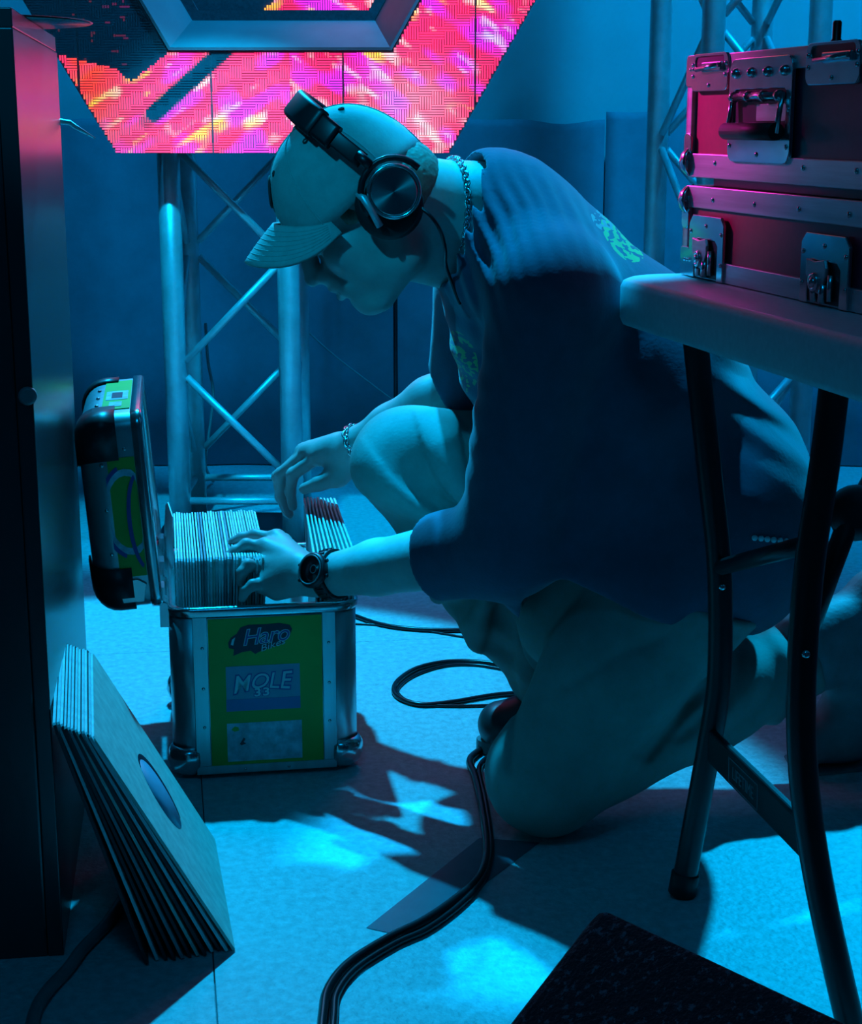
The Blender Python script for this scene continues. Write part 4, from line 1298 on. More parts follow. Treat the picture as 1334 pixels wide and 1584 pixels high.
print('lengths: thighR', (H_R - K_R).length, 'shinR', (A_R - K_R).length, 'thighL', (H_L - K_L).length, 'shinL', (A_L - K_L).length, 'uarmR', (S_R - E_R).length, 'farmR', (E_R - W_R).length, 'uarmL', (S_L - E_L).length, 'farmL', (E_L - W_L).length, 'torso', (C3 - NB).length)

person = empty('person', (0.25, 2.25, 0.0), 'person in black t-shirt, khaki cap and olive trousers kneeling to search records', 'person')

B = Vol((-0.36, 1.93, 0.0), (0.74, 2.80, 1.06), 0.003)
# torso, hips (under the clothes)
fl = ((0, 1, 0), 0.66)
B.cone(C1, C2, 0.085, 0.098, 0.03, flat=fl); B.cone(C2, C3, 0.098, 0.100, 0.03, flat=fl)
B.cone(S_R, S_L, 0.045, 0.045, 0.04); B.cone(H_R, H_L, 0.08, 0.08, 0.03)
B.cone(NB, C1, 0.06, 0.08, 0.04)
# legs
B.cone(H_R, K_R, 0.075, 0.050, 0.02); B.cone(K_R + Vector((0, 0, 0.002)), A_R, 0.048, 0.034, 0.02)
B.cone(H_L, K_L, 0.075, 0.050, 0.02); B.cone(K_L, A_L, 0.048, 0.034, 0.02)
B.cone(A_R, (0.640, 2.385, 0.19), 0.026, 0.020, 0.02); B.cone(A_L, P(765, 1128, 2.42), 0.030, 0.022, 0.02)
# arms
def taper(v, pts, rs, k=0.012):
    for i in range(len(pts) - 1): v.cone(pts[i], pts[i + 1], rs[i], rs[i + 1], k)
taper(B, [S_R, S_R.lerp(E_R, 0.5), E_R], [0.052, 0.050, 0.041])
taper(B, [E_R, E_R.lerp(W_R, 0.28), E_R.lerp(W_R, 0.65), W_R], [0.041, 0.046, 0.038, 0.029], 0.015)
taper(B, [S_L, S_L.lerp(E_L, 0.5), E_L], [0.052, 0.048, 0.040])
taper(B, [E_L, E_L.lerp(W_L, 0.3), E_L.lerp(W_L, 0.68), W_L], [0.040, 0.043, 0.035, 0.028], 0.015)
# ---- near hand (right): back of the hand towards us, fingers on the record tops
def hand(v, wrist, knuckles, fingers, thumb, rk=0.0125):
    pc = sum((Vector(k) for k in knuckles), Vector()) / 4
    for i, kn in enumerate(knuckles):
        v.cone(wrist.lerp(kn, 0.06), kn, 0.019, rk, 0.012)
        v.cone(wrist.lerp(pc, 0.35), kn, 0.021, rk, 0.012)
        # tendon ridge and knuckle
        v.ell(kn, [(1, 0, 0), (0, 1, 0), (0, 0, 1)], (rk * 1.08,) * 3, 0.006)
    for f in fingers:
        pts, rs = f
        for i in range(len(pts) - 1):
            v.cone(pts[i], pts[i + 1], rs[i], rs[i + 1], 0.0035)
            if 0 < i: v.ell(pts[i], [(1, 0, 0), (0, 1, 0), (0, 0, 1)], (rs[i] * 1.06,) * 3, 0.003)
    pts, rs = thumb
    for i in range(len(pts) - 1): v.cone(pts[i], pts[i + 1], rs[i], rs[i + 1], 0.006)
kn_R = [P(428, 834, 2.425), P(411, 847, 2.400), P(403, 877, 2.376), P(408, 903, 2.356)]
FR = [([kn_R[0], P(395, 828, 2.440), P(374, 832, 2.443), P(359, 838, 2.443)], [0.0105, 0.0092, 0.0082, 0.0070]),
      ([kn_R[1], P(381, 843, 2.402), P(363, 853, 2.394), P(351, 863, 2.386)], [0.0108, 0.0096, 0.0084, 0.0072]),
      ([kn_R[2], P(384, 874, 2.358), P(374, 886, 2.350), P(372, 900, 2.348)], [0.0105, 0.0092, 0.0082, 0.0070]),
      ([kn_R[3], P(391, 905, 2.338), P(379, 914, 2.334), P(375, 926, 2.334)], [0.0098, 0.0086, 0.0076, 0.0066])]
TR_ = ([W_R.lerp(kn_R[0], 0.25), P(438, 838, 2.455), P(420, 832, 2.478), P(404, 832, 2.485)], [0.017, 0.0130, 0.0105, 0.0085])
hand(B, W_R, kn_R, FR, TR_)
B.cone(W_R.lerp(kn_R[3], 0.1), kn_R[3].lerp(W_R, 0.25) + Vector((0, 0, -0.012)), 0.021, 0.016, 0.012)   # heel of the hand
# ---- far hand (left): pinching the raised sleeves between fingers and thumb
kn_L = [P(494, 705, 2.605), P(478, 700, 2.628), P(472, 700, 2.650), P(474, 704, 2.670)]
FL = [([kn_L[0], P(453, 734, 2.622), P(449, 760, 2.632), P(453, 784, 2.636)], [0.0115, 0.0102, 0.0090, 0.0076]),
      ([kn_L[1], P(435, 733, 2.648), P(436, 765, 2.656), P(448, 796, 2.660)], [0.0118, 0.0104, 0.0092, 0.0078]),
      ([kn_L[2], P(430, 737, 2.676), P(434, 768, 2.684), P(444, 794, 2.686)], [0.0112, 0.0100, 0.0088, 0.0074]),
      ([kn_L[3], P(440, 732, 2.698), P(441, 757, 2.706), P(448, 776, 2.708)], [0.0100, 0.0088, 0.0078, 0.0066])]
TL_ = ([P(546, 712, 2.585), P(524, 738, 2.572), P(494, 748, 2.578), P(471, 756, 2.592)], [0.022, 0.0155, 0.0118, 0.0092])
hand(B, W_L, kn_L, FL, TL_, 0.0135)
B.cone(W_L, P(520, 728, 2.585), 0.027, 0.018, 0.015)
# ---- neck and head
B.cone(hp(-0.030, -0.015), NB, 0.062, 0.066, 0.03)
B.cone(hp(0.005, -0.060), NB + Vector((-0.02, 0, -0.05)), 0.040, 0.050, 0.03)
def he(a, b, c, ra, rc, rb, k=0.015, op='add'): B.ell(hp(a, b, c), HAX, (ra * HS, rc * HS, rb * HS), k, op)
def hc(p, q, r1, r2_, k=0.01, op='add'): B.cone(hp(*p), hp(*q), r1 * HS, r2_ * HS, k, op)
he(-0.006, 0.044, 0, 0.086, 0.074, 0.080)                 # skull
he(0.046, 0.050, 0, 0.050, 0.060, 0.052)                  # forehead
he(0.040, -0.018, 0, 0.056, 0.058, 0.062)                 # face
for s in (-1, 1):
    he(0.060, -0.004, 0.044 * s, 0.026, 0.022, 0.020, 0.02)        # cheekbone
    hc((-0.004, -0.030, 0.056 * s), (0.010, -0.062, 0.050 * s), 0.016, 0.017, 0.02)   # jaw angle
    hc((0.010, -0.062, 0.050 * s), (0.070, -0.078, 0.018 * s), 0.017, 0.017, 0.02)    # jaw
    he(0.100, 0.022, 0.033 * s, 0.018, 0.017, 0.012, 0.012, 'sub')  # eye socket
    he(0.080, 0.021, 0.031 * s, 0.0135, 0.0135, 0.0125, 0.004)      # eye with lid
    hc((0.086, 0.027, 0.018 * s), (0.078, 0.029, 0.045 * s), 0.0060, 0.0055, 0.008)  # upper lid
    hc((0.097, 0.040, 0.006 * s), (0.084, 0.042, 0.046 * s), 0.0085, 0.0080, 0.012)  # brow
    he(0.103, -0.0085, 0.0125 * s, 0.0115, 0.0075, 0.0078, 0.006)   # nostril wing
    he(-0.012, -0.002, 0.080 * s, 0.030, 0.009, 0.032, 0.006)       # ear
    he(0.045, -0.036, 0.040 * s, 0.026, 0.020, 0.026, 0.02)         # cheek
hc((0.092, 0.034, 0), (0.108, 0.012, 0), 0.0085, 0.0085, 0.012)     # nose bridge
hc((0.108, 0.012, 0), (0.1185, -0.004, 0), 0.0085, 0.0098, 0.008)   # nose tip
hc((0.108, -0.012, -0.006), (0.108, -0.012, 0.006), 0.0055, 0.0055, 0.006)
for s in (-1, 1): he(0.109, -0.0165, 0.0068 * s, 0.0055, 0.0032, 0.0032, 0.002, 'sub')   # nostril
he(0.078, -0.036, 0, 0.030, 0.034, 0.034, 0.02)                     # muzzle
for s in (-1, 1):
    hc((0.1065, -0.0295, 0.0), (0.0955, -0.0350, 0.023 * s), 0.0058, 0.0030, 0.005)     # upper lip
    hc((0.1050, -0.0440, 0.0), (0.0950, -0.0385, 0.022 * s), 0.0066, 0.0030, 0.005)     # lower lip
hc((0.110, -0.0372, 0), (0.099, -0.0375, 0), 0.0012, 0.0010, 0.002, 'sub')
for s in (-1, 1): hc((0.110, -0.0372, 0.0), (0.098, -0.0372, 0.022 * s), 0.0011, 0.0009, 0.002, 'sub')
hc((0.104, -0.054, -0.012), (0.104, -0.054, 0.012), 0.0035, 0.0035, 0.008, 'sub')   # dip under the lower lip
he(0.082, -0.071, 0, 0.0215, 0.022, 0.0200, 0.014)                  # chin
for s in (-1, 1): hc((0.096, -0.006, 0.024 * s), (0.086, -0.034, 0.036 * s), 0.0022, 0.0016, 0.006, 'sub')   # smile line
body = B.mesh('body', M['skin'], person, relax=1)
del B

# ---- 3-D noise for cloth
L3 = RNG.random((32, 32, 32)).astype(np.float32)
def n3(p):
    i = np.floor(p).astype(int); f = p - i; f = f * f * (3 - 2 * f)
    i0 = i % 32; i1 = (i + 1) % 32; out = 0
    for a in (0, 1):
        for b in (0, 1):
            for c in (0, 1):
                w = (f[:, 0] if a else 1 - f[:, 0]) * (f[:, 1] if b else 1 - f[:, 1]) * (f[:, 2] if c else 1 - f[:, 2])
                out = out + w * L3[(i1 if a else i0)[:, 0], (i1 if b else i0)[:, 1], (i1 if c else i0)[:, 2]]
    return out
def gauss(p, c, r):
    c = np.array(c, np.float32); return np.exp(-((p - c) ** 2).sum(1) / (r * r))
def ridge(n): return 1 - np.abs(n * 2 - 1)

# ---- t-shirt
V = Vol((-0.06, 1.94, 0.22), (0.60, 2.56, 0.98), 0.004)
fl = ((0, 1, 0), 0.64)
V.cone(P(800, 395, 2.24), C2 + Vector((-0.005, 0, 0.0)), 0.112, 0.150, 0.04, flat=((0, 1, 0), 0.70))
V.cone(C2, C3 + Vector((0.0, 0, 0.0)), 0.150, 0.140, 0.04, flat=((0, 1, 0), 0.76))
V.cone(C3, P(1120, 850, 2.27), 0.140, 0.120, 0.04, flat=((0, 1, 0), 0.72))
V.ell(P(840, 610, 2.28), [tuple(sp), (0, 1, 0), tuple(sp.cross(Vector((0, 1, 0))))], (0.16, 0.13, 0.085), 0.06)    # hanging front
V.cone(H_R + Vector((0.01, 0, 0.0)), P(1010, 900, 2.16), 0.112, 0.105, 0.04)
V.cone(S_R + Vector((0.02, 0.03, 0.0)), P(760, 350, 2.20), 0.060, 0.060, 0.06)
V.cone(S_L, P(780, 350, 2.26), 0.055, 0.060, 0.06)
V.cone(NB + Vector((0.016, 0, 0.0)), C1, 0.084, 0.105, 0.04)
V.cone(P(915, 740, 2.22), P(848, 868, 2.21), 0.12, 0.085, 0.05)
V.cone(P(915, 740, 2.22), P(905, 880, 2.18), 0.12, 0.085, 0.05)
# hem cut
ha, hb = P(872, 888, 2.12), P(1182, 997, 2.16)
nh = (hb - ha).normalized().cross(Vector((0, 1, 0))); nh = nh if nh.z < 0 else -nh
V.plane_cut(ha, nh, (ha.x - 0.05, 1.9, 0.1), (0.7, 2.7, 0.62))
# sleeves
hem_R = E_R.lerp(W_R, 0.33); dR = (W_R - E_R).normalized()
V.cone(S_R, E_R + Vector((0.012, 0, 0.0)), 0.074, 0.066, 0.035)
V.cone(E_R + Vector((0.012, 0, 0.004)), hem_R + dR * 0.03, 0.066, 0.058, 0.03)
V.plane_cut(hem_R, dR, (hem_R.x - 0.14, hem_R.y - 0.12, hem_R.z - 0.11), (hem_R.x + 0.06, hem_R.y + 0.16, hem_R.z + 0.10))
hem_L = E_L.lerp(W_L, 0.10); dL = (W_L - E_L).normalized()
V.cone(S_L, E_L, 0.066, 0.058, 0.03); V.cone(E_L, hem_L + dL * 0.03, 0.058, 0.054, 0.02)
V.plane_cut(hem_L, dL, hem_L - Vector((0.10, 0.08, 0.08)), hem_L + Vector((0.04, 0.08, 0.08)))
# hollow the openings so the hems read as cloth
V.cone(hem_R - dR * 0.05, hem_R + dR * 0.04, 0.049, 0.054, 0.006, 'sub')
V.cone(hem_L - dL * 0.04, hem_L + dL * 0.04, 0.046, 0.050, 0.006, 'sub')
V.cone(NB + Vector((0.030, 0, -0.006)), hp(-0.020, -0.02), 0.0735, 0.100, 0.010, 'sub')      # neck opening
def shirt_folds(p):
    d = -0.0035 * ridge(n3(p * np.array([9, 9, 9], np.float32) + 3.1)) + 0.0018
    # fine creases running down from the shoulder seam by the neck
    c = np.array(P(770, 380, 2.12), np.float32)
    g = gauss(p, c, 0.085)
    u = (p[:, 0] - c[0]) * 0.95 + (p[:, 2] - c[2]) * 0.30 + 0.012 * n3(p * 18)
    d += g * 0.0042 * np.sin(u * 330)
    # creases along the arm side and at the waist
    c = np.array(P(1190, 620, 2.2), np.float32); g = gauss(p, c, 0.09)
    d += g * 0.0034 * np.sin((p[:, 2] - c[2]) * 150 + (p[:, 0] - c[0]) * 90)
    c = np.array(P(700, 600, 2.2), np.float32); g = gauss(p, c, 0.11)
    d += g * 0.004 * np.sin((p[:, 0] * 0.5 + p[:, 2]) * 140)
    c = np.array(P(880, 640, 2.08), np.float32); g = gauss(p, c, 0.16)
    d += g * 0.005 * (ridge(n3(p * np.array([14, 14, 5], np.float32))) - 0.5)
    return d
V.displace(shirt_folds)
SHM = mat('black_cotton_jersey', (0.040, 0.070, 0.120), 0.9, noise=(40, 0.15, None), bump=(200, 0.1), sheen=0.25)
def add_print(m, spots):
    """flat printed motif: blotchy mask inside ellipsoids of object space"""
    nt = m.node_tree; b = nt.nodes['Principled BSDF']
    base = b.inputs['Base Color'].links[0].from_socket
    tc = nt.nodes.new('ShaderNodeTexCoord')
    for c, r, col, sc, th, an in spots:
        vm = nt.nodes.new('ShaderNodeVectorMath'); vm.operation = 'SUBTRACT'; vm.inputs[1].default_value = c
        nt.links.new(tc.outputs['Object'], vm.inputs[0])
        dv_ = nt.nodes.new('ShaderNodeVectorMath'); dv_.operation = 'DIVIDE'; dv_.inputs[1].default_value = r
        nt.links.new(vm.outputs[0], dv_.inputs[0])
        ln = nt.nodes.new('ShaderNodeVectorMath'); ln.operation = 'LENGTH'; nt.links.new(dv_.outputs[0], ln.inputs[0])
        mpn = nt.nodes.new('ShaderNodeMapping'); mpn.inputs['Rotation'].default_value = (0, an, 0); mpn.inputs['Scale'].default_value = (1, 1, 3.0)
        nt.links.new(tc.outputs['Object'], mpn.inputs[0])
        no = nt.nodes.new('ShaderNodeTexNoise'); no.inputs['Scale'].default_value = sc; no.inputs['Detail'].default_value = 1
        nt.links.new(mpn.outputs[0], no.inputs['Vector'])
        g1 = nt.nodes.new('ShaderNodeMath'); g1.operation = 'GREATER_THAN'; g1.inputs[1].default_value = th; nt.links.new(no.outputs['Fac'], g1.inputs[0])
        l1 = nt.nodes.new('ShaderNodeMath'); l1.operation = 'LESS_THAN'; l1.inputs[1].default_value = 1.0; nt.links.new(ln.outputs['Value'], l1.inputs[0])
        mu = nt.nodes.new('ShaderNodeMath'); mu.operation = 'MULTIPLY'; nt.links.new(g1.outputs[0], mu.inputs[0]); nt.links.new(l1.outputs[0], mu.inputs[1])
        mx = nt.nodes.new('ShaderNodeMix'); mx.data_type = 'RGBA'
        nt.links.new(mu.outputs[0], mx.inputs['Factor']); nt.links.new(base, mx.inputs[6]); mx.inputs[7].default_value = (*col, 1)
        base = mx.outputs[2]
    nt.links.new(base, b.inputs['Base Color'])
add_print(SHM, [(tuple(P(955, 372, 2.22)), (0.045, 0.08, 0.035), (0.12, 0.50, 0.12), 46, 0.48, 0.6), (tuple(P(916, 345, 2.22)), (0.030, 0.06, 0.018), (0.20, 0.30, 0.28), 60, 0.50, 0.6),
               (tuple(P(700, 570, 2.2)), (0.035, 0.10, 0.05), (0.12, 0.28, 0.10), 55, 0.52, 0.3)])
shirt = V.mesh('t_shirt', SHM, person, relax=1)
del V

# ---- trousers
V = Vol((-0.20, 1.96, 0.0), (0.66, 2.56, 0.66), 0.004)
V.cone(H_R, H_L, 0.125, 0.125, 0.04)
V.cone(H_R + Vector((0, 0.01, -0.01)), H_R.lerp(K_R, 0.6), 0.118, 0.098, 0.03); V.cone(H_R.lerp(K_R, 0.6), K_R + Vector((0, 0, 0.006)), 0.098, 0.080, 0.03)
V.cone(K_R + Vector((0, 0, 0.002)), K_R.lerp(A_R, 0.45) + Vector((0, 0, 0.018)), 0.078, 0.078, 0.02)
V.cone(K_R.lerp(A_R, 0.45) + Vector((0, 0, 0.018)), A_R + Vector((-0.01, 0, 0.0)), 0.078, 0.064, 0.025)
V.cone(H_L, K_L + Vector((0.03, 0, -0.004)), 0.115, 0.082, 0.03); V.ell(K_L + Vector((-0.002, 0, 0.004)), [(1, 0, 0), (0, 1, 0), (0, 0, 1)], (0.074, 0.074, 0.074), 0.03)
V.cone(K_L, K_L.lerp(A_L, 0.5), 0.074, 0.072, 0.02); V.cone(K_L.lerp(A_L, 0.5), A_L + Vector((0.0, 0, 0.012)), 0.072, 0.066, 0.02)
V.cone(P(925, 905, 2.25), P(880, 965, 2.25), 0.078, 0.070, 0.02)
dA = (A_R - K_R).normalized(); V.plane_cut(A_R + dA * 0.015, dA, A_R - Vector((0.06, 0.12, 0.12)), A_R + Vector((0.12, 0.12, 0.12)))
dB = (A_L - K_L).normalized(); V.plane_cut(A_L + dB * 0.02, dB, A_L - Vector((0.12, 0.12, 0.12)), A_L + Vector((0.12, 0.12, 0.06)))
V.plane_cut(ha + Vector((0, 0, 0.035)), -nh, (0.24, 1.9, 0.25), (0.8, 2.7, 0.8), 0.01)
V.plane_cut(Vector((0, 0, 0.0035)), (0, 0, -1), (-0.3, 1.9, -0.1), (0.7, 2.7, 0.03), 0.002)
def groove(pix, Y, r, depth=0.006):
    pts = [P(a, b, Y) for a, b in pix]
    for p, q in zip(pts[:-1], pts[1:]): V.cone(p, q, r, r * 0.8, 0.012, 'sub')
def fold(pix, Ys, r, k=0.014):
    pts = [P(a, b, y) for (a, b), y in zip(pix, Ys)]
    for i in range(len(pts) - 1): V.cone(pts[i], pts[i + 1], r * (1 - 0.25 * i / len(pts)), r * (1 - 0.25 * (i + 1) / len(pts)), k)
# folds fanning out under the raised knee (on the side that faces us)
def knee_folds(p):
    d = -0.003 * ridge(n3(p * 8 + 1.7)) + 0.0015
    c = np.array(K_L, np.float32)
    x, z = p[:, 0] - c[0], p[:, 2] - c[2]
    bk = np.array(P(770, 850, 2.36), np.float32)
    bx, bz = p[:, 0] - bk[0], p[:, 2] - bk[2]
    ang = np.arctan2(bz, -bx); rad = np.hypot(bx, bz)
    near = np.clip((K_L.y + 0.01 - p[:, 1]) / 0.04, 0, 1)
    m_ = near * np.clip((rad - 0.02) / 0.03, 0, 1) * np.clip((0.275 - rad) / 0.09, 0, 1) * (p[:, 1] > 2.25)
    wv = np.sin(ang * 10.5 + 1.3 * n3(p * 9) - rad * 6)
    d += m_ * 0.0150 * (np.abs(wv) ** 0.6 * np.sign(wv))
    # creases where calf and thigh of the kneeling leg meet
    c2 = np.array(K_R.lerp(A_R, 0.55), np.float32); g = gauss(p, c2, 0.16) * (p[:, 1] < 2.30)
    d += g * 0.0055 * np.sin((p[:, 0] * 0.75 - p[:, 2] * 0.9) * 95 + 2.0 * n3(p * 12))
    c3 = np.array(A_R, np.float32); g = gauss(p, c3, 0.10)
    d += g * 0.005 * np.sin((p[:, 0] * 0.9 + p[:, 2] * 0.35) * 150 + 2 * n3(p * 16))
    # creases of the kneeling leg on the side that shows: thigh against calf, side seam, drag lines at the knee
    dep = p[:, 1] * CP - (p[:, 2] - H) * SP
    u_ = 667 + FPX * p[:, 0] / dep; v_ = 792 - FPX * (p[:, 1] * SP + (p[:, 2] - H) * CP) / dep
    side_ = np.clip((2.20 - p[:, 1]) / 0.04, 0, 1)
    for pts_, w_, a_ in (([(1000, 1168), (1090, 1062), (1180, 1000)], 11, 0.014), ([(840, 900), (822, 1000), (800, 1100), (790, 1190)], 5, 0.004),
                         ([(985, 1165), (1030, 1120), (1075, 1075)], 6, 0.006), ([(1050, 1140), (1090, 1110), (1130, 1080)], 8, 0.005), ([(830, 1230), (900, 1180), (950, 1120)], 9, 0.004), ([(880, 1060), (960, 1010), (1030, 985)], 10, 0.004)):
        dmin = np.full(len(p), 1e3, np.float32)
        for q0, q1 in zip(pts_[:-1], pts_[1:]): dmin = np.minimum(dmin, seg_dist(u_, v_, q0, q1))
        d += side_ * a_ * np.exp(-(dmin / w_) ** 2)
    c4 = np.array(K_L.lerp(A_L, 0.75), np.float32); g = gauss(p, c4, 0.11)
    d += g * 0.0055 * np.sin((p[:, 2] * 1.0 + p[:, 0] * 0.3) * 120 + 2 * n3(p * 14))
    return d
V.displace(knee_folds)
trousers = V.mesh('trousers', M['trousers'], person, relax=1)
del V
# ---- shoes
def shoe_far():
    V = Vol((0.02, 2.34, 0.0), (0.34, 2.52, 0.17), 0.003)
    toe = FLR(742, 1150); tx = toe.x + 0.02; y = 2.425
    V.cone((tx + 0.012, y, 0.044), (tx + 0.09, y, 0.046), 0.036, 0.040, 0.02, flat=((0, 1, 0), 0.82))
    V.cone((tx + 0.07, y, 0.055), (tx + 0.15, y, 0.075), 0.042, 0.042, 0.03)
    V.cone((tx + 0.15, y, 0.080), (tx + 0.20, y, 0.060), 0.040, 0.038, 0.02)
    V.plane_cut(Vector((0, 0, 0.020)), (0, 0, -1), (0, 2.3, -0.1), (0.4, 2.6, 0.05), 0.002)
    return V.mesh('shoe', M['shoe_dark'], person), tx, y
sf, tx, ty = shoe_far()
def outline_foot(n=28, w=0.043, L=0.25):
    pts = []
    for k in range(n):
        a = 2 * math.pi * k / n; x = math.cos(a); yv = math.sin(a)
        pts.append((L / 2 - L / 2 * x, yv * w * (0.85 + 0.15 * math.cos(a) ** 2)))
    return pts
mb = MB(); mb.loft([[Vector((tx - 0.026 + x, ty + yv * f, z)) for x, yv in outline_foot()] for z, f in ((0.0008, 0.95), (0.004, 1.0), (0.020, 1.0), (0.022, 0.96))])
mb.build('sole', M['sole'], sf)
mb = MB()
mb.loft([[Vector((tx - 0.018 + x * 0.30, ty + yv * 0.80, z + 0.02 * x / 0.25)) for x, yv in outline_foot()] for z in (0.055, 0.064)]); mb.build('toe_cap', M['shoe_dark'], sf, bevel=0.003)
V = Vol((0.50, 2.27, 0.0), (0.76, 2.50, 0.34), 0.003)
ball_, heel, toe = Vector((0.628, 2.385, 0.050)), Vector((0.668, 2.395, 0.262)), Vector((0.575, 2.365, 0.038))
V.cone(ball_, toe, 0.042, 0.034, 0.02, flat=((0, 1, 0), 0.9)); V.cone(ball_, heel.lerp(ball_, 0.35), 0.043, 0.042, 0.03); V.cone(heel.lerp(ball_, 0.35), heel, 0.042, 0.040, 0.03)
V.cone(heel.lerp(ball_, 0.12), A_R + Vector((0.02, 0.008, 0.045)), 0.042, 0.046, 0.03)
V.cone(heel.lerp(ball_, 0.45), A_R + Vector((0.035, 0.01, 0.01)), 0.042, 0.046, 0.03)
V.plane_cut(Vector((0, 0, 0.004)), (0, 0, -1), (0.4, 2.2, -0.1), (0.8, 2.6, 0.04), 0.002)
sn = V.mesh('shoe', M['shoe'], person)
mb = MB()
sd_ = (heel - ball_).normalized(); so = Vector((sd_.z, 0, -sd_.x))
if so.x < 0: so = -so
path = [toe + Vector((-0.03, 0, -0.034)), toe + Vector((0.0, 0, -0.0365)), ball_ + Vector((0.02, 0, -0.040)), ball_ + so * 0.044 + sd_ * 0.02, ball_ + so * 0.045 + sd_ * 0.10, heel + so * 0.043, heel + so * 0.036 + sd_ * 0.034]
path = smooth_path(path, 5)
rings = []
for i, p in enumerate(path):
    t = (path[min(i + 1, len(path) - 1)] - path[max(i - 1, 0)]).normalized(); nn = Vector((t.z, 0, -t.x))
    w = 0.044 * (0.6 + 0.4 * math.sin(math.pi * min(1, 0.12 + 0.88 * i / (len(path) - 1)) ** 0.8))
    rings.append([p + Vector((0, w, 0)) , p + Vector((0, -w, 0)), p + Vector((0, -w, 0)) + nn * 0.016, p + Vector((0, w, 0)) + nn * 0.016])
for r_ in rings:
    for v_ in r_: v_.z = max(v_.z, 0.0008)
mb.loft(rings, smooth=False); mb.build('sole', M['sole'], sn, bevel=0.003)
mb = MB()
for k in range(4):
    c = heel.lerp(ball_, 0.15 + 0.13 * k) + Vector((-0.030 - 0.006 * k, -0.034, 0.0))
    mb.tube(smooth_path([c + Vector((-0.022, 0.018, 0.010)), c + Vector((-0.004, -0.012, 0.002)), c + Vector((0.018, -0.006, -0.012))], 4), 0.0024, 6)
mb.build('laces', M['paper'], sn)['kind'] = 'stuff'

# ---- cap
BC, BT = 0.020, 0.121
def rim_b(phi):
    c = 0.086 * math.sin(phi)
    if math.cos(phi) > 0:
        return max(0.078 - 0.045 * (c / 0.075) ** 2, 0.028) if abs(math.degrees(phi)) < 75 else 0.028
    return 0.028 - 0.012 * (-math.cos(phi))
def crown_pt(phi, s, off=0.0):
    e = 0.86
    sb = (rim_b(phi) - BC) / BT
    psi0 = math.asin(min(0.999, max(0.0, sb) ** (1 / e)))
    psi = psi0 + (math.pi / 2 - psi0) * s
    A_ = 0.101 if math.cos(phi) > 0 else 0.098
    cs = math.cos(psi) ** e; sn_ = math.sin(psi) ** e
    seam = 0.0010 * max(0, 1 - abs(((math.degrees(phi) + 360) % 60) - 0) / 4) 
    k = 1 + off
    return hp((A_ * cs * math.cos(phi)) * k + 0.005, BC + (BT * sn_) * k, 0.086 * cs * math.sin(phi) * k)
mb = MB(); NPH = 72; NS = 14
rings = [[crown_pt(2 * math.pi * j / NPH, min(0.995, i / NS)) for j in range(NPH)] for i in range(NS + 1)]
inner_ = [[crown_pt(2 * math.pi * j / NPH, 0.0, -0.02) for j in range(NPH)]]
mb.loft(inner_ + rings, False, True)
cap = mb.build('cap', M['cap'], person)
# seams, eyelets, button
mb = MB()
for k in range(6):
    ph = math.radians(60 * k)
    mb.tube([crown_pt(ph, i / 14 * 0.98, 0.004) for i in range(15)], 0.0011, 6)
mb.build('seams', M['cap'], cap)['kind'] = 'stuff'
mb = MB()
for k in range(6):
    ph = math.radians(60 * k + 30); q_ = crown_pt(ph, 0.58, 0.004); nn = (q_ - hp(0, 0.03)).normalized()
    mb.torus(q_, nn, 0.0032, 0.0012, 12, 6)
mb.build('eyelets', M['cap_dark'], cap)['kind'] = 'stuff'
mb = MB(); mb.lathe(hp(0.005, BC + BT - 0.001), hu, [(0.007, 0), (0.0065, 0.003), (0.002, 0.0045)], 14); mb.build('button', M['cap'], cap)
# brim
def brim_pt(s, t, off=0.0):
    phi = s * math.radians(66)
    ra, rc = 0.101 * math.cos(phi) + 0.005, 0.086 * math.sin(phi)
    oa, oc = 0.045 + 0.120 * max(0, math.cos(s * math.pi / 2)) ** 0.75, 0.084 * math.sin(s * math.pi / 2)
    a = ra + (oa - ra) * t; c = rc + (oc - rc) * t
    b = 0.079 - 0.047 * (c / 0.078) ** 2 - 0.006 * t - 0.004 * t * t
    return hp(a, b + off, c)
mb = MB(); NSb, NT = 28, 10
top = [[brim_pt(-1 + 2 * i / NSb, j / NT, 0.0) for j in range(NT + 1)] for i in range(NSb + 1)]
bot = [[brim_pt(-1 + 2 * i / NSb, j / NT, -0.0035) for j in range(NT + 1)] for i in range(NSb + 1)]
mb.loft([t_row + b_row[::-1] for t_row, b_row in zip(top, bot)])
brim = mb.build('brim', M['cap'], cap)
mb = MB()
for k in range(7):
    mb.tube([brim_pt(-0.96 + 1.92 * i / 30, 0.16 + 0.12 * k, 0.0) for i in range(31)], 0.0005, 5)
mb.build('stitching', M['cap'], brim)['kind'] = 'stuff'
mb = MB(); em = crown_pt(0.0, 0.28, 0.004); nn = (em - hp(0, 0.04)).normalized()
mb.lathe(em - nn * 0.002, nn, [(0.021, 0), (0.021, 0.0022), (0.019, 0.003), (0.002, 0.003)], 24); mb.build('front_patch', M['cap_dark'], cap)
